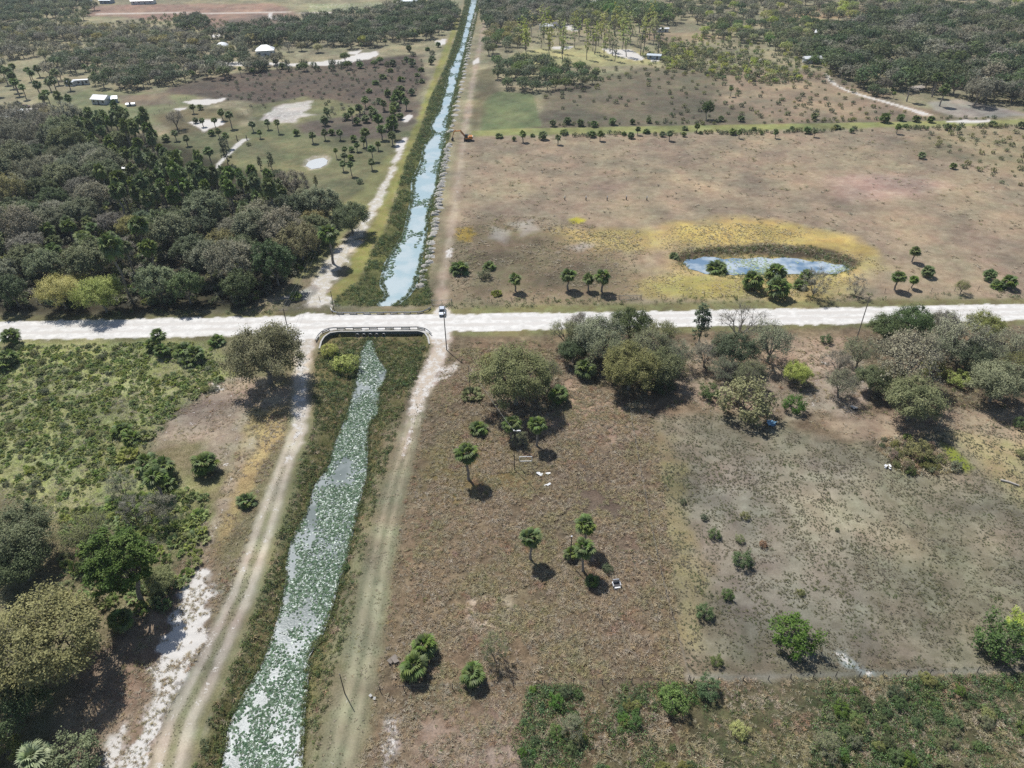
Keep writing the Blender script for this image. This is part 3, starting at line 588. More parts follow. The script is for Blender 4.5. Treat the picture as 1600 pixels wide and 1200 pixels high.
def make_palm_kind(key, th, n, nd, low, variants=4, leaf=None):
    for vi in range(variants):
        k = Kind(); k.th = th; k.hc = th + .25; k.D = 4.0; k.lay = palm_layout(11 + vi * 7 + int(th * 10), th, n - 5 * (vi % 3), nd + 3 * (vi % 2), low + 6 * (vi % 3))
        tm = palm_trunk_mb(th, vi + 5); k.trunk = tm.mesh('palm_trunk', PTRUNK)
        # a single-mesh copy for palms too small to show their leaves one by one
        gv, gf, gt = merge([(*FRONDS[i], M_) for c, i, M_ in k.lay if c == 0][::1])
        parts_d = [(*DEADS[i], M_) for c, i, M_ in k.lay if c == 1]
        k.crown = mesh_np('palm_crown', gv, [gf], [L_PALM], attrs={'tint': ('FLOAT', gt)})
        tv = np.array(tm.v, np.float32); V = [gv]; Fs = [gf]; T = [gt]; mi = [np.zeros(len(gf), np.int32)]; b = len(gv)
        if parts_d:
            dv, df, dt = merge(parts_d); V.append(dv); Fs.append(df + b); T.append(dt); mi.append(np.full(len(df), 1)); b += len(dv)
        q = np.array([f for f in tm.f if len(f) == 4], np.int32)
        V.append(tv); Fs.append(q + b); T.append(np.full(len(tv), .5)); mi.append(np.full(len(q), 2))
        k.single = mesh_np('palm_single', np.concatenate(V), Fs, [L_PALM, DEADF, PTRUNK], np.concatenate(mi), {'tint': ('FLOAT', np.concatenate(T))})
        PALM.setdefault(key, []).append(k)
make_palm_kind('palm_tall', 5.2, 44, 10, 126)
make_palm_kind('palm', 3.4, 44, 10, 128)
make_palm_kind('palm_short', 1.5, 42, 8, 118)
make_palm_kind('palm_bush', .35, 34, 4, 92)

# ------------------------------------------------------------------ broad-leaved trees, pines and bushes
def quads_at(c, nrm, size, r):
    n = len(c); a = np.cross(nrm, r.normal(size=(n, 3))); a /= np.linalg.norm(a, axis=1, keepdims=True) + 1e-9
    b = np.cross(nrm, a); s = (size * r.uniform(.6, 1.3, n))[:, None]
    v = np.stack([c - a * s, c + b * s * .55 , c + a * s, c - b * s * .55], 1).reshape(-1, 3)
    return v.astype(np.float32), np.arange(4 * n, dtype=np.int32).reshape(n, 4)
def make_tree(seed, Rd=5.0, hc=5.0, Rz=3.0, fork=1.6, tr=.28, clumps=46, twigs=9, leaves=18, leaf=.17, limbs=6, clump_r=.30, twig_mat_frac=.5, low=-.35, gap=.0, twig_len=1.0, limb_n=5):
    r = np.random.default_rng(seed); q = random.Random(seed)
    tb = MB()
    # clump centres over the crown's shell, thinning below
    cs = []
    lob = [(q.uniform(0, 6.28), q.uniform(.8, 1.12)) for _ in range(5)]
    for i in range(clumps):
        k = (i + .5) / clumps; z = 1 - (1 - low) * k; rad = math.sqrt(max(0, 1 - z * z)); az = i * 2.39996 + q.uniform(-.4, .4)
        m_ = q.uniform(.66, 1.0)
        for la, lv in lob: m_ *= 1 + (lv - 1) * max(0, math.cos(az - la)) ** 2 * 1.2
        if q.random() < gap: continue
        cs.append(Vector((math.cos(az) * rad * Rd * m_, math.sin(az) * rad * Rd * m_, hc + z * Rz * m_)))
    for i in range(clumps // 4):
        cs.append(Vector((q.uniform(-.5, .5) * Rd, q.uniform(-.5, .5) * Rd, hc + q.uniform(-.1, .5) * Rz)))
    f0 = Vector((0, 0, fork)); lean = Vector((q.uniform(-.2, .2), q.uniform(-.2, .2), 0)) * fork
    tb.tube([(0, 0, -.3), lean * .3 + Vector((0, 0, fork * .5)), f0 + lean], [tr * 1.35, tr * 1.02, tr * .9], 8)
    f0 = f0 + lean
    groups = [[] for _ in range(limbs)]
    for c in cs:
        a = math.atan2(c.y, c.x) % (2 * math.pi); groups[int(a / (2 * math.pi) * limbs) % limbs].append(c)
    LV = []; LF = []; LT = []; b = 0
    for g in groups:
        if not g: continue
        cen = sum(g, Vector()) / len(g); mid = f0.lerp(cen, .62) + Vector((q.uniform(-.3, .3), q.uniform(-.3, .3), q.uniform(-.1, .3))) * (Rd / 5)
        k1 = f0.lerp(mid, .5) + Vector((q.uniform(-.25, .25), q.uniform(-.25, .25), q.uniform(-.2, .3))) * (Rd / 5)
        tb.tube([f0, k1, mid], [tr * .62, tr * .48, tr * .36], limb_n, False)
        for c in g:
            j = q.choice((k1, mid, mid)); m2 = j.lerp(c, .5) + Vector((q.uniform(-1, 1), q.uniform(-1, 1), q.uniform(-.3, .7))) * (.1 * Rd)
            tb.tube([j, m2, c], [tr * .27, tr * .17, tr * .07], 4 if tr > .1 else 3, False)
            cr = clump_r * Rd * q.uniform(.75, 1.25); out = (c - Vector((0, 0, hc - Rz * .6))).normalized(); base = q.random()
            for t_ in range(twigs):
                d = Vector((q.gauss(0, 1), q.gauss(0, 1), q.gauss(.25, .9))).normalized() + out * .55
                d.normalize(); e = c + d * cr * q.uniform(.55, 1.05)
                tw = np.array([c, c.lerp(e, .5) + Vector((0, 0, .06 * cr)), e + (e - c) * .18 * twig_len])
                if q.random() < twig_mat_frac: tb.tube([tuple(p) for p in tw], [tr * .06 + .008, tr * .04 + .006, .008], 3, False)
                if leaves:
                    n = max(1, int(leaves * q.uniform(.6, 1.4)))
                    s_ = r.uniform(.35, 1.05, n)[:, None]
                    pc = np.array(c) * (1 - s_) + np.array(e) * s_ + r.normal(size=(n, 3)) * (cr * .20)
                    nr_ = r.normal(size=(n, 3)) * .62 + np.array([0, 0, .85]) + np.array(out) * .5 + np.array(d) * .35; nr_ /= np.linalg.norm(nr_, axis=1, keepdims=True)
                    v, f = quads_at(pc, nr_, leaf, r); LV.append(v); LF.append(f + b); b += len(v)
                    LT.append(np.repeat(np.clip(.55 * base + .25 * q.random() + r.normal(0, .16, n) + .1, 0, 1), 4))
    k = Kind(); k.D = 2 * Rd * 1.12; k.hc = hc; k.th = fork
    tq = np.array([f for f in tb.f if len(f) == 4], np.int32); tv = np.array(tb.v, np.float32)
    k.tv, k.tq = tv, tq; k.trunk = mesh_np('trunk', tv, [tq], [BARK])
    LV = np.concatenate(LV); LF = np.concatenate(LF); LT = np.concatenate(LT)
    k.crown = mesh_np('crown', LV, [LF], [L_OLIVE], attrs={'tint': ('FLOAT', LT)})
    k.single = mesh_np('tree_single', np.concatenate([LV, tv]), [LF, tq + len(LV)], [L_OLIVE, BARK], np.concatenate([np.zeros(len(LF)), np.ones(len(tq))]), {'tint': ('FLOAT', np.concatenate([LT, np.full(len(tv), .5)]))})
    return k
T = {}
T['oak'] = [make_tree(s, leaf=.15, leaves=24, twigs=11, clumps=54) for s in (1, 2, 3)]
T['oak_thin'] = [make_tree(s, leaf=.125, leaves=10, twigs=11, clumps=48, twig_mat_frac=.9, gap=.14, twig_len=1.6) for s in (4, 5)]
T['oak_big'] = [make_tree(21, Rd=5, hc=4.6, Rz=2.7, leaf=.115, leaves=26, twigs=13, clumps=62, clump_r=.24, twig_mat_frac=.8)]
T['bare'] = [make_tree(s, leaf=.09, leaves=3, twigs=12, clumps=36, twig_mat_frac=1.0, gap=.15, twig_len=2.0, tr=.24) for s in (6, 7)]
T['oak_mid'] = [make_tree(s, leaf=.21, leaves=17, twigs=9, clumps=56, clump_r=.25, Rz=3.4, hc=5.2, twig_mat_frac=.4) for s in (31, 32, 33)]
T['mid_thin'] = [make_tree(s, leaf=.17, leaves=13, twigs=10, clumps=54, clump_r=.24, Rz=3.4, hc=5.2, twig_mat_frac=.8, gap=.06, twig_len=1.5) for s in (34, 35, 36)]
T['far'] = [make_tree(s, leaf=.40, leaves=6, twigs=5, clumps=30, twig_mat_frac=0.25) for s in (8, 9, 10)]
T['bush'] = [make_tree(s, Rd=1.5, hc=.95, Rz=1.0, fork=.25, tr=.07, clumps=26, twigs=7, leaves=14, leaf=.075, limbs=5, low=-.75) for s in (12, 13)]
T['bush_far'] = [make_tree(s, Rd=1.5, hc=.9, Rz=1.0, fork=.2, tr=.07, clumps=16, twigs=4, leaves=6, leaf=.19, limbs=4, low=-.7, twig_mat_frac=.1) for s in (14, 15)]
T['wisp'] = [make_tree(s, Rd=1.5, hc=1.7, Rz=1.7, fork=.3, tr=.06, clumps=30, twigs=9, leaves=9, leaf=.05, limbs=6, low=-.8, twig_mat_frac=1.0, twig_len=2.4, gap=.1) for s in (16,)]
T['pine'] = [make_tree(17, Rd=3.6, hc=6.6, Rz=3.7, fork=3.2, tr=.24, clumps=70, twigs=9, leaves=26, leaf=.13, limbs=8, clump_r=.21, low=-.8)]
T['narrow'] = [make_tree(s, Rd=1.4, hc=4.2, Rz=3.8, fork=1.0, tr=.14, clumps=34, twigs=6, leaves=12, leaf=.13, limbs=4, clump_r=.42, low=-.85, gap=.1) for s in (18, 19)]
T['slim_far'] = [make_tree(s, Rd=1.8, hc=6.5, Rz=4.5, fork=2.0, tr=.15, clumps=20, twigs=4, leaves=5, leaf=.30, limbs=4, clump_r=.35, low=-.8, gap=.3) for s in (20, 22)]
# palmetto: fans rising from the ground
def palmetto(seed, n=26, spread=.75):
    r = random.Random(seed); parts = []
    for i in range(n):
        a = r.uniform(0, 6.28); d = spread * math.sqrt(r.random()); el = R(r.uniform(25, 80)); s = r.uniform(.5, .8)
        parts.append((*FRONDS[r.randrange(3)], Matrix.Translation((math.cos(a) * d, math.sin(a) * d, -.05)) @ Matrix.Rotation(a + r.uniform(-.7, .7), 4, 'Z') @ Matrix.Rotation(-el, 4, 'Y') @ Matrix.Rotation(r.uniform(-.6, .6), 4, 'X') @ Matrix.Scale(s, 4)))
    v, f, t = merge(parts); k = Kind(); k.D = 2 * (spread + 1.0); k.hc = .8; k.trunk = None; k.th = 0
    k.crown = mesh_np('palmetto_fans', v, [f], [L_PMETTO], attrs={'tint': ('FLOAT', t)}); k.single = k.crown; return k
T['palmetto'] = [palmetto(1, 60, 1.4), palmetto(2, 54, 1.3)]
T['palmetto_small'] = [palmetto(s, 14, .5) for s in (3, 4)]

# ------------------------------------------------------------------ setting plants out
COUNT = {}
NAMES = {'palm_tall': 'sabal_palm', 'palm': 'sabal_palm', 'palm_short': 'sabal_palm', 'palm_bush': 'sabal_palm', 'oak': 'oak_tree', 'oak_thin': 'oak_tree', 'oak_big': 'oak_tree', 'bare': 'bare_tree',
         'far': 'oak_tree', 'oak_mid': 'oak_tree', 'mid_thin': 'oak_tree', 'bush': 'shrub', 'bush_far': 'shrub', 'wisp': 'shrub', 'pine': 'pine_tree', 'narrow': 'slender_tree', 'slim_far': 'slender_tree', 'palmetto': 'palmetto_clump', 'palmetto_small': 'palmetto_clump'}
CATS = {'sabal_palm': 'palm tree', 'oak_tree': 'tree', 'bare_tree': 'tree', 'shrub': 'shrub', 'pine_tree': 'pine tree', 'slender_tree': 'tree', 'palmetto_clump': 'palmetto'}
def slot(o, i, mat):
    o.material_slots[i].link = 'OBJECT'; o.material_slots[i].material = mat
prng = random.Random(99)
def spot(k, cx, cy, wpx, hc):
    """where a plant stands whose crown centre shows at (cx, cy) and is wpx wide"""
    p = P(cx, cy, 0)
    for _ in range(3):
        D = wpx * depth(p) / F; s = D / k.D; p = P(cx, cy, hc * s)
    return p, s
def put(kind, x, y, s, label, leaf=None, group=None, parts=True, bark=None, zs=1.0, rz=None):
    rz = prng.uniform(0, 6.28) if rz is None else rz
    nm = NAMES[kind]; cat = CATS[nm]; z = gz(x, y)
    ks = PALM.get(kind) or T[kind]; k = ks[prng.randrange(len(ks))]
    if kind in PALM:
        if parts:
            root = empty(nm, (x, y, z), rz, s); root.scale.z = s * zs
            link('trunk', k.trunk, root)
            for c, i, M_ in k.lay:
                o = link('frond' if c == 0 else 'dead_frond', (FROND_ME if c == 0 else DEAD_ME)[i], root); o.matrix_local = M_
                if leaf and c == 0: slot(o, 0, leaf)
        else:
            root = link(nm, k.single); root.location = (x, y, z); root.rotation_euler = (0, 0, rz); root.scale = (s, s, s * zs)
            if leaf: slot(root, 0, leaf)
    elif parts and k.trunk is not None:
        root = empty(nm, (x, y, z), rz, s); root.scale.z = s * zs
        t_ = link('trunk', k.trunk, root); c_ = link('crown' if 'bush' not in kind and kind != 'wisp' else 'foliage', k.crown, root)
        slot(c_, 0, leaf or L_OLIVE)
        if bark: slot(t_, 0, bark)
    else:
        root = link(nm, k.single); root.location = (x, y, z); root.rotation_euler = (0, 0, rz); root.scale = (s, s, s * zs)
        slot(root, 0, leaf or (L_PMETTO if nm == 'palmetto_clump' else L_OLIVE))
    tag(root, label, cat, group)
    COUNT[nm] = COUNT.get(nm, 0) + 1
    return root
def plant(kind, cx, cy, wpx, label, leaf=None, group=None, parts=None, bark=None, zs=1.0):
    ks = PALM.get(kind) or T[kind]; k = ks[0]
    p, s = spot(k, cx, cy, wpx, k.hc * zs)
    if parts is None: parts = wpx >= (26 if kind in PALM else 22)
    return put(kind, p[0], p[1], s, label, leaf, group, parts, bark, zs)

# ------------------------------------------------------------------ stuff: what nobody could count, set out on points
def scatter(name, pts, scales, templates, label, cat, tilt=.12, z=None):
    n = len(pts)
    zz = macro_z(pts[:, 0], pts[:, 1]) if z is None else np.full(n, z)
    me = bpy.data.meshes.new(name); me.vertices.add(n)
    me.vertices.foreach_set('co', np.stack([pts[:, 0], pts[:, 1], zz], 1).astype(np.float32).ravel())
    for nm, typ, arr in (('sc', 'FLOAT', scales), ('ti', 'INT', rng.integers(0, len(templates), n)), ('rot', 'FLOAT_VECTOR', np.stack([rng.normal(0, tilt, n), rng.normal(0, tilt, n), rng.uniform(0, 6.28, n)], 1))):
        a = me.attributes.new(nm, typ, 'POINT'); a.data.foreach_set('vector' if typ == 'FLOAT_VECTOR' else 'value', np.asarray(arr, np.int32 if typ == 'INT' else np.float32).ravel())
    o = link(name, me); tag(o, label, cat, None, 'stuff')
    c = bpy.data.collections.new(name + '_kinds')
    for i, t in enumerate(templates):
        q = bpy.data.objects.new('%s_kind_%d' % (name, i), t); c.objects.link(q)
    g = bpy.data.node_groups.new(name, 'GeometryNodeTree')
    g.interface.new_socket('Geometry', in_out='INPUT', socket_type='NodeSocketGeometry'); g.interface.new_socket('Geometry', in_out='OUTPUT', socket_type='NodeSocketGeometry')
    gi = N(g, 'NodeGroupInput'); go = N(g, 'NodeGroupOutput'); ip = N(g, 'GeometryNodeInstanceOnPoints'); ci = N(g, 'GeometryNodeCollectionInfo')
    ci.inputs['Collection'].default_value = c; ci.inputs['Separate Children'].default_value = True; ci.inputs['Reset Children'].default_value = True
    def na(nm, typ):
        q = N(g, 'GeometryNodeInputNamedAttribute', data_type=typ); q.inputs['Name'].default_value = nm; return q.outputs['Attribute']
    er = N(g, 'FunctionNodeEulerToRotation'); g.links.new(na('rot', 'FLOAT_VECTOR'), er.inputs[0])
    g.links.new(gi.outputs[0], ip.inputs['Points']); g.links.new(ci.outputs[0], ip.inputs['Instance']); ip.inputs['Pick Instance'].default_value = True
    g.links.new(na('ti', 'INT'), ip.inputs['Instance Index']); g.links.new(er.outputs[0], ip.inputs['Rotation']); g.links.new(na('sc', 'FLOAT'), ip.inputs['Scale'])
    g.links.new(ip.outputs[0], go.inputs[0])
    md = o.modifiers.new('set_out', 'NODES'); md.node_group = g
    return o
def in_poly(poly, dens, clump=0.0, cs=.15, excl=(), seed=0, shrink=0.0, n=None):
    """random points in a ground outline; with clump > 0 they gather in patches"""
    lo, hi = poly.min(0), poly.max(0); cnt = n or int(dens * (hi[0] - lo[0]) * (hi[1] - lo[1]))
    p = rng.uniform(lo, hi, (cnt, 2)); d = sdf(poly, p[:, 0], p[:, 1]); k = d > shrink
    if clump: k &= fbm(p[:, 0] * cs, p[:, 1] * cs, 31 + seed, 3) > clump + rng.normal(0, .05, cnt)
    for e in excl: k &= sdf(e, p[:, 0], p[:, 1]) < 0
    return p[k]
def spaced(p, dmin):
    out = []; grid = {}
    for x, y in p:
        d = dmin(x, y) if callable(dmin) else dmin; gx, gy = int(x // 12), int(y // 12); ok = True
        for i in (-1, 0, 1):
            for j in (-1, 0, 1):
                for q in grid.get((gx + i, gy + j), ()):
                    if (q[0] - x) ** 2 + (q[1] - y) ** 2 < d * d: ok = False
        if ok: grid.setdefault((gx, gy), []).append((x, y)); out.append((x, y))
    return np.array(out)
def re_leaf(me, leaf, i=0):
    q = me.copy(); q.materials[i] = leaf; return q
def tuft_mesh(name, mat, seed, n=9, h=.5, sp=.28, w=.035):
    r = np.random.default_rng(seed); V = []; Fq = []; Tn = []
    for i in range(n):
        a = r.uniform(0, 6.28); l = h * r.uniform(.6, 1.2); o = r.normal(0, sp * .25, 2); d = np.array([math.cos(a), math.sin(a)]); s = np.array([-d[1], d[0]]) * w
        p1 = o + d * sp * .45 * r.uniform(.3, 1.3); p2 = o + d * sp * r.uniform(.9, 1.6); b = len(V)
        V += [(*(o - s), -.04), (*(o + s), -.04), (*(p1 + s), l * .75), (*(p1 - s), l * .75), (*p2, l * r.uniform(.55, 1.0)), (*(p2 + s * .2), l * .7)]
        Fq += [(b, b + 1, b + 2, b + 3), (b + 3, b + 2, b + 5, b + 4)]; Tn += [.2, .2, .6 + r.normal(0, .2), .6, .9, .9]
    return mesh_np(name, np.array(V), [np.array(Fq)], [mat], attrs={'tint': ('FLOAT', np.clip(np.array(Tn), 0, 1))})
def weed_mesh(name, mat, seed, n=26, rad=.4, h=.5, leaf=.09):
    r = np.random.default_rng(seed); d = r.normal(size=(n, 3)); d /= np.linalg.norm(d, axis=1, keepdims=True); d[:, 2] = np.abs(d[:, 2])
    c = d * np.array([rad, rad, h]) * r.uniform(.55, 1.0, (n, 1)); nr_ = d + r.normal(0, .5, (n, 3)); nr_ /= np.linalg.norm(nr_, axis=1, keepdims=True)
    v, f = quads_at(c, nr_, leaf, r)
    return mesh_np(name, v, [f], [mat], attrs={'tint': ('FLOAT', np.repeat(r.uniform(0, 1, n), 4))})
# ------------------------------------------------------------------ plants one can point at: (kind, crown centre px, py, crown width px, label, leaf)
ORD = 'first second third fourth fifth sixth seventh eighth ninth tenth eleventh twelfth thirteenth fourteenth fifteenth sixteenth seventeenth eighteenth nineteenth twentieth'.split()
LOT = [
 ('palm_tall', 729, 706, 44, 'bare trunked sabal palm at the west side of the brown lot, nearest the canal'),
 ('palm_bush', 747, 670, 36, 'trunkless round palm just behind the westernmost trunked palm of the lot'),
 ('palm', 799, 660, 36, 'bright palm beside the lamp pole in the brown lot'),
 ('palm_tall', 839, 661, 35, 'tall palm with leaning grey trunk east of the lamp pole'),
 ('palm_tall', 829, 838, 40, 'lone tall palm in the middle of the lot, west of the three-palm cluster'),
 ('palm_tall', 915, 818, 40, 'rear tall palm of the cluster by the dark metal post'),
 ('palm_tall', 913, 855, 42, 'front tall palm with pale trunk in the cluster by the dark metal post'),
 ('palm_short', 892, 862, 28, 'dark low palm behind the dark metal post in the lot'),
 ('palm_bush', 925, 908, 28, 'small low palm below the cluster of tall palms'),
 ('palm_short', 661, 1008, 50, 'rear of the two big round palms at the southwest corner of the lot'),
 ('palm_short', 646, 1038, 54, 'front of the two big round palms at the southwest corner of the lot'),
 ('palm_short', 739, 1052, 46, 'round palm standing on the south fence line of the lot'),
 ('palm_short', 914, 574, 40, 'bright palm between the olive oaks at the top of the lot'),
 ('palm_short', 873, 614, 38, 'spiky palm at the sunny east foot of the large olive oak'),
]
for k, x, y, w_, lb in LOT: plant(k, x, y, w_, lb)
plant('bush', 949, 888, 20, 'small dark shrub right of the palm cluster in the lot', L_DARK)
plant('wisp', 772, 1012, 52, 'grey green wispy shrub at the south end of the lot', L_SAGE, zs=1.3)
plant('wisp', 812, 684, 32, 'blue grey wispy shrub at the foot of the lamp pole', L_SAGE)
plant('palmetto', 737, 614, 44, 'dark green spiky clump under the west side of the large olive oak', L_PMETTO)
plant('oak_big', 806, 588, 136, 'large olive oak with a wide dense crown in the northwest of the lot', L_OLIVE)
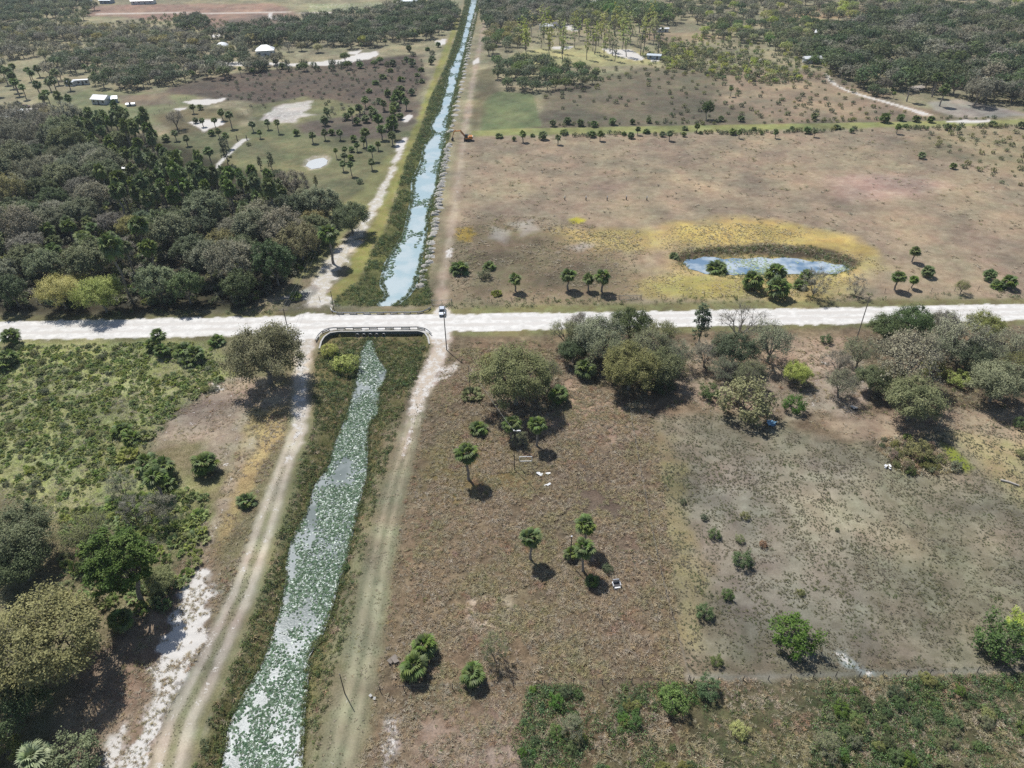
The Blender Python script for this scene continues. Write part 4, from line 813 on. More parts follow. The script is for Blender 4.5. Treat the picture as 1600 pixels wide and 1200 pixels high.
for k, x, y, w_, lf, lb in [
 ('oak_thin', 885, 520, 66, L_SAGE, 'grey thin crowned tree by the road at the top of the lot'),
 ('oak', 935, 525, 86, L_SAGE, 'grey green oak at the centre of the tree row along the road'),
 ('oak', 985, 505, 72, L_DARK, 'dark green oak reaching over the road edge at the top of the lot'),
 ('oak_thin', 1035, 520, 66, L_OLIVE, 'thin olive oak by the road, east of the dark oak over the road edge'),
 ('oak_big', 985, 575, 104, L_OLIVE, 'olive oak at the northeast corner of the lot'),
 ('oak', 1032, 575, 78, L_OLIVE, 'olive oak just outside the northeast corner of the lot'),
 ('oak', 895, 548, 52, L_DARK, 'small dark tree shaded behind the bright palm of the lot'),
 ('oak_thin', 955, 552, 84, L_SAGE, 'loose grey green tree filling the gap west of the northeast olive oak'),
 ('oak_thin', 1012, 540, 84, L_SAGE, 'loose grey green tree behind the northeast olive oak'),
 ('oak_thin', 908, 508, 58, L_GREY, 'thin grey tree against the road, top centre of the lot'),
 ('oak_thin', 1056, 552, 62, L_SAGE, 'loose grey green tree at the east end of the lot tree row'),
 ('oak_thin', 852, 580, 66, L_OLIVE, 'olive tree joined to the east side of the large olive oak'),
 ('bush', 1034, 603, 44, L_DARK, 'dark shrub under the olive oak outside the lot'),
 ('bush', 765, 562, 34, L_OLIVE, 'olive bush at the north foot of the large olive oak'),
 ('narrow', 1097, 502, 30, L_DARK, 'slender dark tree against the road, first east of the lot'),
 ('oak_thin', 1103, 553, 56, L_GREY, 'small grey tree with a clear dark trunk in the bare sand'),
 ('bare', 1158, 503, 84, L_GREY, 'leafless forked tree whose branches show against the white road'),
 ('oak_thin', 1206, 532, 88, L_SAGE, 'wide sage oak leaning east with dark branching trunk'),
 ('oak', 1148, 545, 72, L_DARK, 'dark oak under the leafless forked tree'),
 ('oak_thin', 1172, 582, 60, L_SAGE, 'feathery grey tree behind the large brown green bush'),
 ('bush', 1170, 626, 98, L_OLIVE, 'very large brown green bush with a blue tarp at its foot'),
 ('oak', 1246, 582, 44, L_LIME, 'small yellow green tree with a bent trunk over a dark shrub'),
 ('bush', 1243, 632, 42, L_GREEN, 'dark green shrub under the small yellow green tree'),
 ('bush', 1110, 612, 38, L_DARK, 'round dark shrub west of the large brown green bush'),
 ('bush', 1291, 530, 22, L_DARK, 'small dark shrub alone on the verge near the tall pole'),
 ('oak', 1386, 512, 60, L_DARK, 'dark leafy oak at the road edge just east of the tall pole'),
 ('oak', 1428, 502, 66, L_DARK, 'dark broad leaved oak overlapping the white road, second east of the tall pole'),
 ('oak_thin', 1420, 558, 126, L_GREY, 'largest pale grey oak of the eastern tree row'),
 ('oak_thin', 1346, 550, 66, L_SAGE, 'sage oak below the tall pole'),
 ('oak', 1364, 592, 58, L_DARK, 'dark evergreen tree at the front west end of the eastern row'),
 ('oak', 1430, 624, 92, L_SAGE, 'grey green oak standing furthest forward in the eastern row'),
 ('oak_thin', 1500, 525, 96, L_GREY, 'grey oak behind the dark round oak of the eastern row'),
 ('oak', 1540, 510, 60, L_OLIVE, 'olive oak by the road near the right edge of the photo'),
 ('oak', 1515, 556, 66, L_DARK, 'dark round oak in the middle of the eastern row'),
 ('bush', 1500, 592, 40, L_LIME, 'lime green bush in the gap of the eastern row'),
 ('oak', 1560, 596, 86, L_SAGE, 'big grey green oak at the front east end of the eastern row'),
 ('oak_thin', 1586, 540, 76, L_GREY, 'grey oak at the right edge of the photo behind the front oak'),
 ('oak_thin', 1316, 598, 62, L_GREY, 'thin grey oak at the west end of the eastern row, beside the sand patch'),
 ('oak_thin', 1312, 566, 50, L_GREY, 'thin grey oak behind the one beside the sand patch'),
 ('bush', 1597, 660, 28, L_GREEN, 'bright green bush at the right edge below the eastern row'),
 ('bush', 1460, 575, 46, L_OLIVE, 'olive bush behind the forward oak of the eastern row'),
 ('oak_thin', 1470, 545, 76, L_SAGE, 'sage oak behind the forward oak of the eastern row'),
 ('oak_thin', 1394, 585, 62, L_OLIVE, 'thin olive oak between the dark evergreen and the forward oak'),
 ('oak_thin', 1546, 556, 68, L_SAGE, 'sage oak between the dark round oak and the big front oak'),
 ('oak_thin', 1592, 572, 66, L_OLIVE, 'thin olive oak at the right edge beside the big front oak'),
 ('oak_thin', 1132, 575, 52, L_SAGE, 'wispy sage tree between the clear trunked and feathery grey trees'),
 ('oak', 1475, 508, 56, L_GREY, 'grey bushy tree at the road edge between dark and olive oaks'),
 # west field
 ('oak_big', 410, 552, 138, L_OLIVE, 'big round olive oak beside the west track, next to the road'),
 ('palm', 246, 522, 30, None, 'tallest palm of the western clump south of the road'),
 ('palm_short', 236, 536, 28, None, 'west palm of the western clump south of the road'),
 ('palm_short', 251, 546, 30, None, 'front palm of the western clump south of the road'),
 ('palm_short', 286, 546, 36, None, 'west palm of the eastern clump south of the road'),
 ('palm_short', 303, 550, 36, None, 'east palm of the eastern clump south of the road'),
 ('palm_bush', 294, 564, 36, None, 'low front palm of the eastern clump south of the road'),
 ('palm_bush', 338, 533, 32, None, 'small palm at the edge of the big round olive oak'),
 ('palm_short', 16, 524, 36, None, 'palm at the left edge of the photo beside the road'),
 ('palm_short', 12, 556, 34, None, 'palm at the left edge of the photo below the roadside one'),
 ('palm_bush', 4, 572, 36, None, 'low palm at the left edge of the photo, front of its pair'),
 ('palm_bush', 190, 673, 38, None, 'rear spiky palm at the bare patch of the palmetto field'),
 ('palm_bush', 206, 684, 36, None, 'front spiky palm at the bare patch of the palmetto field'),
 ('palmetto', 226, 679, 34, None, 'yellow green palmetto beside the spiky palm'),
 ('palmetto', 198, 709, 40, None, 'round yellow green palmetto between two dark palms'),
 ('palm_short', 228, 722, 46, None, 'rear west palm of the big dark clump in the palmetto field'),
 ('palm_short', 254, 728, 48, None, 'rear east palm of the big dark clump in the palmetto field'),
 ('palm', 240, 744, 46, None, 'front palm of the big dark clump in the palmetto field'),
 ('palm_bush', 260, 756, 38, None, 'low palm at the foot of the big dark palm clump'),
 ('palm_short', 318, 722, 48, None, 'dark round palm east of the big dark clump in the palmetto field'),
 ('palm_bush', 385, 782, 38, None, 'small bright palm beside the west track'),
 ('wisp', 250, 795, 62, L_GREY, 'grey twiggy bush in front of the big dark palm clump'),
 ('wisp', 206, 795, 50, L_GREY, 'grey purple twiggy bush, western of the two together'),
 ('wisp', 188, 758, 54, L_SAGE, 'sage twiggy bush left of the big dark palm clump'),
 ('oak', 24, 838, 120, L_DARK, 'very dark dense tree at the left edge of the photo'),
 ('oak', 30, 880, 90, L_DARK, 'dark shaded oak at the left edge in front of the very dark tree'),
 ('oak_thin', 130, 836, 90, L_OLIVE, 'olive brown small oak behind the green pine'),
 ('pine', 188, 876, 124, L_PINE, 'bright green pine with a brown trunk on the left'),
 ('palm_short', 187, 966, 46, None, 'dark palm at the foot of the green pine'),
 ('oak_big', 72, 1002, 205, L_TAN, 'huge tan brown oak in the lower left corner'),
 ('oak', 10, 1098, 120, L_DARK, 'dark oak below the huge tan oak at the left edge'),
 ('oak', 250, 905, 56, L_OLIVE, 'low olive tree east of the green pine'),
 ('bush', 118, 1186, 96, L_SAGE, 'sage green bush at the bottom edge, lower left'),
 ('palm_short', 50, 1182, 62, L_PALMY, 'pale yellow green palm at the bottom edge, lower left'),
 ('bush', 8, 1170, 56, L_OLIVE, 'olive bush in the bottom left corner'),
 ('bush', 20, 930, 40, L_SAGE, 'pale sage bush tucked between the dark oak and the tan oak'),
 # canal head and bank shrubs
 ('bush', 514, 545, 30, L_LIME, 'lime green bush at the culvert wall'),
 ('bush', 537, 563, 46, L_LIME, 'lime green bush south of the one at the culvert wall'),
 ('palm_bush', 462, 464, 24, None, 'small palm bush by the fence north of the road'),
 ('oak', 519, 322, 36, L_DARK, 'dark tree at the east tip of the wood'),
 ('oak', 548, 338, 66, L_DARK, 'dark rounded oak at the east tip of the wood, nearest the canal'),
 ('palm_tall', 512, 362, 40, None, 'palm with a clear trunk at the edge of the wood by the sandy track'),
 # beyond the road, right
 ('palm_bush', 718, 420, 38, None, 'round palm in the pasture nearest the canal'),
 ('palm_bush', 764, 416, 26, None, 'palm bush in the pasture, second from the canal'),
 ('bush', 757, 429, 24, L_SAGE, 'grey green bush in front of the second palm from the canal'),
 ('palm', 805, 434, 26, None, 'palm in the pasture, third from the canal'),
 ('palmetto', 776, 457, 22, None, 'low palmetto at the fence below the third palm'),
 ('palm', 888, 428, 30, None, 'palm standing alone in the pasture, fourth from the canal'),
 ('palm', 920, 434, 24, None, 'western of two palms side by side in the pasture'),
 ('palm', 942, 430, 33, None, 'eastern and larger of two palms side by side in the pasture'),
 ('palm_bush', 1053, 400, 18, None, 'small palm at the west end of the pond'),
 ('palm_bush', 1122, 415, 40, None, 'palm bush growing on the near pond shore'),
 ('palm_short', 1177, 435, 42, None, 'palm between pond and road, western of three in a clump'),
 ('palm_short', 1212, 424, 42, None, 'palm between pond and road, tallest of three in a clump'),
 ('palm_short', 1216, 446, 48, None, 'palm between pond and road, front of three in a clump'),
 ('palm_short', 1260, 428, 26, None, 'palm half hidden by a grey bush at the pond'),
 ('wisp', 1275, 442, 50, L_GREY, 'grey twiggy bush between pond and road'),
 ('palm_bush', 1250, 446, 28, None, 'low palm between the clump of three and the grey bush'),
 ('wisp', 1340, 446, 36, L_GREY, 'grey bush alone at the east end of the pond'),
 ('palm', 1431, 391, 22, None, 'leaning palm alone in the tan pasture, set back from the road'),
 ('palm', 1405, 431, 27, None, 'palm east of the pond, westernmost of three'),
 ('palm', 1429, 436, 18, None, 'small slim palm east of the pond, middle of three'),
 ('palm_short', 1451, 422, 25, None, 'palm east of the pond, easternmost of three'),
 ('oak_thin', 1505, 447, 28, L_OLIVE, 'small thin olive tree near the roadside fence'),
 ('palm_short', 1547, 428, 24, None, 'tall palm at the right edge beside the road, western of three'),
 ('palm_bush', 1560, 446, 26, None, 'low palm at the right edge beside the road, middle of three'),
 ('palm_short', 1578, 438, 30, None, 'round palm at the right edge beside the road, eastern of three'),
 # right field
 ('bush', 1160, 874, 38, L_DEEP, 'broad green bush in the grey field near the lot fence'),
 ('bush', 1137, 928, 24, L_DEEP, 'small dark green bush in the grey field below the broad one'),
 ('bush', 1102, 956, 34, L_DEEP, 'round bright green bush in the grey field beside the lot'),
 ('bush', 1120, 1033, 24, L_GREEN, 'small green bush near the southeast corner of the lot'),
 ('bush', 1240, 990, 86, L_DEEP, 'largest green bush in the middle of the grey field'),
 ('bush', 1566, 1000, 90, L_DEEP, 'big rounded green bush at the right edge of the grey field'),
 ('bush', 1596, 975, 50, L_LIME, 'lighter green bush behind the big rounded one at the right edge'),
 ('bush', 1108, 1076, 46, L_DEEP, 'broad leaved bush on the fence outside the southeast lot corner'),
 ('bush', 1117, 834, 24, L_GREEN, 'low green bush in the grey field, nearest the middle of the lot fence'),
 ('bush', 1100, 808, 14, L_DARK, 'tiny dark bush above the low green one in the grey field'),
 ('bush', 1068, 784, 12, L_DARK, 'tiny dark bush beside the mown fence strip'),
 ('bush', 1165, 806, 18, L_OLIVE, 'small brown bush in the grey field above the broad green one'),
 ('bush', 1157, 842, 18, L_SAGE, 'small grey bush in the grey field above the broad green one'),
 ('bush', 1192, 850, 16, L_RED, 'small reddish bush in the grey field'),
 ('bush', 1308, 827, 9, L_DARK, 'tiny dark plant alone in the middle of the grey field'),
 ('bush', 1252, 926, 14, L_OLIVE, 'tiny olive bush above the largest green bush'),
 ('bush', 1598, 708, 22, L_OLIVE, 'olive bush at the right edge below the eastern row'),
 ('bush', 1438, 704, 46, L_OLIVE, 'grey green weedy bush on top of the brush pile'),
 ('wisp', 895, 1135, 44, L_SAGE, 'pale wispy bush in the scrub south of the lot'),
 ('bush', 1050, 1092, 56, L_GREEN, 'green bushy shrub just south of the southeast lot corner'),
 ('bush', 1155, 1140, 34, L_LIME, 'yellow green bush in the brown scrub, bottom centre right'),
 ('wisp', 1292, 1165, 50, L_SAGE, 'pale grey shrub at the bottom edge, right'),
 ('bush', 1315, 1108, 30, L_GREEN, 'bright green bush in the lower right scrub'),
 ('bush', 540, 880, 14, L_GREEN, 'small green bush at the east water edge of the canal'),
]:
    if 'palm' in k and lf is None: plant(k, x, y, w_, lb)
    else: plant(k, x, y, w_ * (1.03 if x > 1050 and k in ('oak', 'oak_thin', 'bare') else 1.0), lb, lf)

# palms along the far grassy road, counted from the canal eastward
north = [(864, 191, 14), (887, 187, 15), (907, 190, 15), (928, 192, 14), (957, 188, 15), (988, 189, 11), (1014, 187, 11), (1127, 184, 12), (1158, 184, 13), (1273, 180, 14), (1384, 182, 20), (1408, 182, 14), (1432, 184, 14), (1455, 185, 14)]
south = [(780, 213, 16), (803, 216, 9), (817, 208, 15), (832, 212, 10), (848, 210, 18), (872, 214, 13), (881, 207, 17), (925, 208, 14), (938, 208, 13), (975, 209, 11), (986, 210, 14), (997, 201, 11), (1010, 206, 15), (1035, 208, 12), (1047, 208, 13), (1070, 201, 13), (1069, 209, 10), (1090, 196, 12), (1095, 208, 9), (1145, 204, 14), (1156, 206, 11), (1178, 202, 12), (1190, 207, 8),
         (1213, 206, 11), (1238, 200, 10), (1262, 202, 15), (1274, 205, 10), (1308, 199, 15), (1331, 203, 10), (1404, 197, 13), (1415, 197, 12), (1482, 197, 14), (1499, 200, 10), (1552, 194, 17), (1597, 194, 14)]
OW = ORD + ['twenty-first', 'twenty-second', 'twenty-third', 'twenty-fourth', 'twenty-fifth', 'twenty-sixth', 'twenty-seventh', 'twenty-eighth', 'twenty-ninth', 'thirtieth', 'thirty-first', 'thirty-second', 'thirty-third', 'thirty-fourth', 'thirty-fifth', 'thirty-sixth']
for i, (x, y, w_) in enumerate(north): plant('palm_short', x, y, w_, 'palm on the north side of the far grassy road, %s from the canal' % OW[i], None, 'palms along the far grassy road')
for i, (x, y, w_) in enumerate(south): plant(('palm_bush', 'palm_short', 'palm')[i % 3], x, y, w_, 'palm on the south side of the far grassy road, %s from the canal' % OW[i], None, 'palms along the far grassy road')
plant('pine', 1106, 168, 22, 'lone flat topped pine north of the far grassy road', L_PINE, parts=True)
plant('palm_tall', 1143, 138, 9, 'solitary slim palm in the scrub north of the lone pine')
plant('palm_short', 1441, 241, 15, 'dark palm bush in the upper east of the tan pasture')
plant('palm_short', 1490, 258, 13, 'smaller dark palm bush east of the other in the tan pasture')
# north-west green field
NW = [(417, 190, 13), (432, 190, 13), (405, 206, 11), (462, 206, 13), (487, 210, 15), (506, 185, 14), (506, 206, 14), (518, 205, 13), (530, 206, 14), (548, 172, 15), (560, 167, 16), (571, 184, 16), (590, 184, 20), (612, 186, 22), (595, 200, 20), (608, 197, 18), (612, 210, 18), (570, 205, 19), (567, 217, 14), (552, 215, 14), (557, 226, 12), (580, 231, 15), (590, 224, 12), (549, 232, 12), (538, 232, 12), (524, 234, 10),
      (537, 242, 13), (548, 245, 13), (535, 255, 14), (547, 256, 14), (580, 252, 15), (305, 187, 12), (315, 187, 12), (334, 187, 12), (300, 166, 12), (312, 166, 12), (345, 174, 15), (357, 178, 16), (393, 193, 14), (330, 206, 13), (340, 204, 13), (352, 211, 15), (290, 215, 14), (258, 214, 16), (272, 207, 14), (325, 235, 20), (275, 240, 24), (308, 252, 17), (310, 266, 20), (326, 266, 20), (262, 264, 18), (283, 268, 24), (222, 240, 16),
      (207, 202, 14), (213, 186, 14), (150, 174, 9), (190, 174, 26), (180, 190, 20)]
def row_names(pts, step):
    """(row, place in the row) in words for ground points: rows counted from the near side, places from the left"""
    pts = np.asarray(pts); b = np.floor((pts[:, 1] - pts[:, 1].min()) / step).astype(int); b = np.searchsorted(np.unique(b), b); out = [None] * len(pts)
    for r_ in set(b):
        k = [i for i in range(len(pts)) if b[i] == r_]
        for n_, i in enumerate(sorted(k, key=lambda q: pts[q, 0])): out[i] = (ordw(r_), ordw(n_))
    return out
def ordw(n):
    n += 1
    if n <= 20: return ORD[n - 1]
    t, u = divmod(n, 10); tens = 'twenty thirty forty fifty sixty seventy eighty ninety'.split()[t - 2]
    return tens + '-' + ORD[u - 1] if u else tens[:-1] + 'ieth'
NWL = row_names([P(x, y)[:2] for x, y, _ in NW], 22)
for i, (x, y, w_) in enumerate(NW): plant(('palm', 'palm_tall', 'palm', 'palm_short')[i % 4], x, y, w_, 'palm of the north west green field, %s row from the road, %s from left' % NWL[i], None, 'palms of the north west field')
for x, y, w_, kd, lf, lb in [(405, 253, 9, 'narrow', L_DARK, 'small pointed dark tree on the green field, western of two'), (422, 249, 12, 'narrow', L_DARK, 'taller pointed dark tree on the green field, eastern of two'),
       (434, 273, 22, 'oak', L_DARK, 'dark bushy tree below the two pointed trees of the green field'), (493, 283, 9, 'narrow', L_OLIVE, 'tiny lone tree in the middle of the green field'), (562, 283, 13, 'bush', L_DARK, 'small dark bush on the green field near the sandy track'),
       (273, 185, 38, 'oak_thin', L_GREY, 'lone grey round oak beside the white sand pond'), (350, 233, 18, 'narrow', L_DARK, 'bright upright tree beside the white driveway'), (224, 216, 24, 'oak_thin', L_GREY, 'pale brown tree at the edge of the wood below the field'),
       (365, 262, 9, 'bush', L_DARK, 'small bush right of the white driveway'), (388, 225, 9, 'bush', L_DARK, 'small bush beside the driveway gate'), (248, 243, 28, 'oak_thin', L_GREY, 'grey tree in the clearing west of the driveway'),
       (92, 455, 70, 'oak', L_YEL, 'yellow tan tree at the road edge of the wood'), (156, 458, 76, 'oak', L_LIME, 'yellow lime tree at the road edge of the wood, east of the tan one'), (120, 440, 40, 'oak', L_YEL, 'small yellowish tree between and behind the two yellow trees'),
       (496, 74, 17, 'oak', L_YEL, 'pale yellow green tree at the white house clearing'), (470, 72, 16, 'oak', L_TAN, 'tan tree west of the pale yellow green tree'), (567, 62, 19, 'oak', L_LIME, 'yellow green tree in front of the long dark wood'),
       (648, 52, 20, 'oak', L_LIME, 'yellow green tree at the east end of the long dark wood'), (538, 88, 17, 'oak', L_GREEN, 'green tree standing by the white sandy loop'), (214, 130, 17, 'oak', L_GREEN, 'bright green tree in the dark wood near the camper'), (450, 72, 18, 'oak_thin', L_GREY, 'grey tree right of the white house')]:
    plant(kd, x, y, w_, lb, lf)

# ------------------------------------------------------------------ the wood west of the canal: every tree its own
DESC = {'oak_grey': 'grey oak', 'oak_sage': 'grey green oak', 'oak_dark': 'dark oak', 'oak_tan': 'tan oak', 'oak_green': 'green tree', 'palm': 'palm', 'shrub': 'dark shrub', 'bare': 'leafless tree'}
def wood(poly_px, dmin, mix, where, size, excl=(), seed=1, step=14, dens=.25, avoid=None, clump=0):
    """mix: [(weight, kind, leaf, size factor, word)]; labels tell row and place within the stand"""
    p = in_poly(PL(poly_px), dens, clump, .03, excl)
    if avoid is not None and len(avoid): p = np.array([q for q in p if ((avoid - q) ** 2).sum(1).min() > (dmin * .62) ** 2])
    p = spaced(p, dmin); r = random.Random(seed); lo = sum(m_[0] for m_ in mix); names_ = row_names(p, step)
    for (x, y), (a_, b_) in zip(p, names_):
        v = .5 * (float(fbm(np.array([x * .035]), np.array([y * .035]), seed + 40, 3)[0]) * 2.2 - .6) + .5 * r.random(); v = min(max(v, 0), .999) * lo
        for m_ in mix:
            if v < m_[0]: break
            v -= m_[0]
        kind, leaf, f, word = m_[1:5]; k = (PALM.get(kind) or T[kind])[0]
        D = r.uniform(*size) * f; s = D / k.D; px = D / depth((x, y, 0)) * F
        put(kind, x, y, s, '%s of %s, %s row, %s from left' % (DESC[word], where, a_, b_), leaf, ('palms' if word == 'palm' else 'shrubs' if word == 'shrub' else 'trees') + ' of ' + where, px > 34, None, r.uniform(1.3, 1.9) if word == 'palm' and 'wood' in where and 'edge' not in where else r.uniform(.9, 1.2))
    return p
WOOD = [(-140, 300), (0, 270), (60, 262), (100, 225), (150, 205), (235, 228), (262, 275), (330, 290), (420, 292), (480, 320), (528, 345), (530, 372), (500, 398), (470, 425), (440, 445), (400, 474), (-150, 486)]
clear = [PL([(180, 285), (235, 285), (240, 312), (175, 318)]), PL([(50, 445), (190, 445), (200, 480), (40, 485)])]
AV = []
for i, pts in enumerate(([(110, 205), (190, 196), (245, 228), (275, 272), (330, 285), (300, 318), (230, 300), (180, 280), (140, 250)], [(200, 318), (290, 292), (420, 294), (450, 330), (390, 348), (320, 340), (240, 350)], [(75, 378), (160, 366), (195, 396), (150, 425), (80, 415)], [(375, 350), (440, 345), (455, 375), (395, 385)])):
    AV.append(wood(pts, 6.2, [(3, 'palm', None, 1.0, 'palm'), (2, 'palm_tall', None, 1.0, 'palm')], ('the dark palm grove inside the wood', 'the long palm belt inside the wood', 'the palm group near the road', 'the small palm group in the east wood')[i], (4.8, 6.6), clear, seed=20 + i, step=9, dens=.5))
wood(WOOD, 9.5, [(3.4, 'mid_thin', L_GREY, 1.05, 'oak_grey'), (3.0, 'oak_mid', L_SAGE, 1.0, 'oak_sage'), (1.6, 'mid_thin', L_GREY, 1.0, 'oak_grey'), (.6, 'mid_thin', L_TAN, .95, 'oak_tan'), (1.2, 'oak_mid', L_DARK, .9, 'oak_dark'), (2.8, 'palm_tall', None, .46, 'palm'), (.5, 'bare', L_GREY, .9, 'bare')], 'the wood west of the canal', (11, 17), clear, avoid=np.concatenate(AV))
wood([(-60, 195), (0, 192), (80, 192), (140, 196), (100, 222), (60, 258), (0, 266), (-100, 290)], 11, [(3, 'mid_thin', L_GREY, 1.0, 'oak_grey'), (1, 'mid_thin', L_TAN, 1.0, 'oak_tan'), (1, 'palm', None, .5, 'palm')], 'the west end of the wood', (11, 16), seed=3)
wood([(-60, 130), (0, 128), (60, 118), (110, 140), (130, 175), (90, 182), (70, 195), (-60, 190)], 11, [(3, 'palm_tall', None, .55, 'palm'), (2, 'palm', None, .6, 'palm'), (.6, 'oak_mid', L_DARK, .9, 'oak_dark')], 'the grove by the western house', (9, 12), seed=4, clump=.44, excl=[PL([(0, 168), (70, 160), (75, 185), (0, 200)])])
wood([(1380, 165), (1430, 140), (1500, 150), (1600, 160), (1660, 165), (1660, 180), (1560, 165), (1500, 170), (1440, 168)], 15, [(3, 'mid_thin', L_GREY, 1.0, 'oak_grey'), (1.5, 'palm_tall', None, .5, 'palm'), (1, 'oak_mid', L_SAGE, .9, 'oak_sage')], 'the far eastern wood edge', (11, 15), seed=5)
wood([(560, 150), (600, 110), (640, 80), (690, 70), (680, 95), (660, 130), (640, 165), (600, 180), (560, 165), (545, 150)], 13, [(3, 'palm_short', None, .65, 'palm'), (2, 'palm_bush', None, .6, 'palm'), (1.2, 'bush', L_DARK, .6, 'shrub')], 'the brown slope by the far canal', (7, 11), seed=6, step=18)
wood([(540, 178), (590, 160), (625, 150), (640, 180), (620, 205), (580, 195), (545, 200), (480, 198)], 9.5, [(2, 'palm_short', None, .65, 'palm'), (1, 'palm', None, .6, 'palm'), (1.6, 'bush', L_DARK, .6, 'shrub')], 'the thicket north of the green field', (7, 10), seed=7)
wood([(400, 100), (490, 102), (600, 100), (610, 106), (500, 112), (400, 112)], 8, [(2, 'palm_short', None, .65, 'palm'), (2, 'bush', L_DARK, .7, 'shrub'), (1, 'oak_mid', L_GREEN, .8, 'oak_green')], 'the hedge along the sandy loop', (7, 10), seed=8)

# ------------------------------------------------------------------ far woods, read as one mass each
FAR = {L: [re_leaf(k.single, L) for k in T['far']] for L in (L_GREY, L_DARK, L_SAGE, L_GREEN, L_LIME, L_OLIVE, L_YEL, L_TAN)}
FARP = [PALM['palm'][0].single, PALM['palm_tall'][1].single]
BF = {L: [re_leaf(k.single, L) for k in T['bush_far']] for L in (L_GREY, L_DARK, L_SAGE, L_GREEN, L_LIME, L_OLIVE, L_TAN)}
SLIM = {L: [re_leaf(k.single, L) for k in T['slim_far']] for L in (L_LIME, L_SAGE, L_YEL, L_GREEN)}
def mass(name, px, spacing, templates, size, label, excl=(), D0=11.2, clump=0, cs=.03):
    p = spaced(in_poly(PL(px), 1.2 / spacing ** 2 * 2.5, clump, cs, excl), spacing * .75)
    if len(p): scatter(name, p, rng.uniform(size[0], size[1], len(p)) / D0, templates, label, 'trees', .03)
mass('far_wood', [(330, 60), (400, 44), (450, 38), (540, 30), (600, 18), (700, 4), (715, 28), (700, 52), (645, 68), (560, 76), (490, 74), (400, 70)], 7, FAR[L_DARK] + FAR[L_DARK] + FAR[L_GREY][:2] + FARP[:1], (8, 13), 'long dark wood behind the sandy loop')
mass('far_wood', [(70, 125), (100, 95), (180, 92), (300, 92), (400, 98), (440, 100), (400, 120), (300, 128), (240, 140), (180, 144), (125, 132)], 7.5, FAR[L_DARK] + FAR[L_GREY][:2] + FARP, (8, 12), 'dark mixed wood north of the camper', [PL([(100, 115), (145, 115), (145, 140), (95, 140)])])
mass('far_wood', [(-250, 60), (0, 50), (130, 48), (300, 60), (420, 70), (440, 84), (300, 94), (180, 92), (100, 95), (0, 130), (-200, 150)], 9, FAR[L_GREY] + FAR[L_SAGE] + FAR[L_TAN][:1], (8, 12), 'open grey scrubby wood in the far west', excl=[PL([(325, 64), (372, 64), (372, 84), (325, 84)]), PL([(395, 70), (440, 70), (440, 92), (395, 92)])], clump=.39)
mass('far_wood', [(-300, 5), (0, -2), (120, -2), (150, 15), (130, 45), (0, 55), (-250, 65)], 8.5, FAR[L_DARK] + FAR[L_SAGE] + FARP, (8, 12), 'dark wood at the upper left corner', clump=.38)
mass('far_scrub', [(0, 60), (300, 20), (440, 60), (440, 100), (110, 100), (0, 130), (-200, 140), (-200, 60)], 6, BF[L_SAGE] + BF[L_GREY] + BF[L_OLIVE] + BF[L_DARK], (2, 5), 'grey green scrub between the woods of the far west', D0=3.4, clump=.42)
mass('far_wood', [(270, 40), (310, 30), (330, 40), (320, 50), (280, 50)], 6, FARP + FAR[L_DARK], (7, 10), 'small dark palm grove in the far west')
mass('far_wood', [(1265, 75), (1300, 50), (1400, 28), (1480, 20), (1600, 28), (1750, 30), (1800, 170), (1600, 165), (1500, 155), (1430, 140), (1380, 150), (1340, 138), (1300, 115)], 9.5, FAR[L_GREY] + FAR[L_DARK] + FAR[L_DARK][:2] + FAR[L_SAGE][:1], (10, 17), 'dark grey oak wood at the upper right')
mass('far_wood', [(770, 102), (830, 98), (900, 104), (945, 124), (900, 142), (850, 146), (790, 142), (776, 130)], 7, FAR[L_DARK] + FAR[L_GREEN] + FAR[L_SAGE][:1] + FARP[:1], (7, 10), 'blue green thicket above the mown lawn')
mass('far_wood', [(750, 2), (800, 0), (900, 0), (905, 28), (890, 40), (840, 36), (800, 45), (765, 48), (752, 36)], 8, FAR[L_DARK] + FAR[L_GREY], (9, 13), 'dark oaks at the top right of the canal')
mass('far_wood', [(905, 14), (960, 14), (1055, 28), (1050, 40), (1000, 40), (910, 24)], 9, FAR[L_GREEN], (12, 17), 'row of bright green trees at the top centre')
mass('far_wood', [(890, 26), (975, 30), (980, 46), (930, 44), (890, 46)], 8, FAR[L_LIME] + FAR[L_SAGE], (8, 11), 'pale green trees below the bright row')
mass('tall_young_trees', [(800, 60), (850, 48), (1020, 42), (1035, 70), (1030, 90), (960, 96), (880, 96), (800, 88)], 13, SLIM[L_LIME] + SLIM[L_SAGE] + SLIM[L_LIME] + SLIM[L_YEL][:1], (5.5, 9), 'stand of tall thin pale green trees over white sand', D0=4.0)
mass('far_scrub', [(1030, 68), (1100, 76), (1210, 100), (1260, 130), (1200, 130), (1110, 115), (1040, 106)], 5, BF[L_LIME] + BF[L_SAGE] + BF[L_OLIVE], (3, 6), 'yellow green thicket in the far middle right', D0=3.4)
mass('far_wood', [(1040, 0), (1200, -2), (1600, -4), (1900, 0), (1800, 28), (1600, 24), (1480, 16), (1350, 34), (1220, 34), (1100, 42), (1050, 26)], 11, FAR[L_SAGE] + FAR[L_LIME][:1] + FAR[L_GREY] + FAR[L_DARK][:1], (8, 13), 'open woodland at the top right', clump=.46)
mass('far_wood', [(1100, 44), (1220, 36), (1320, 46), (1290, 70), (1270, 100), (1180, 70), (1100, 60)], 9, FAR[L_SAGE] + FAR[L_GREEN][:1] + FAR[L_LIME][:1] + FAR[L_DARK][:1], (7, 11), 'scattered trees between the fields at the far right', clump=.47)
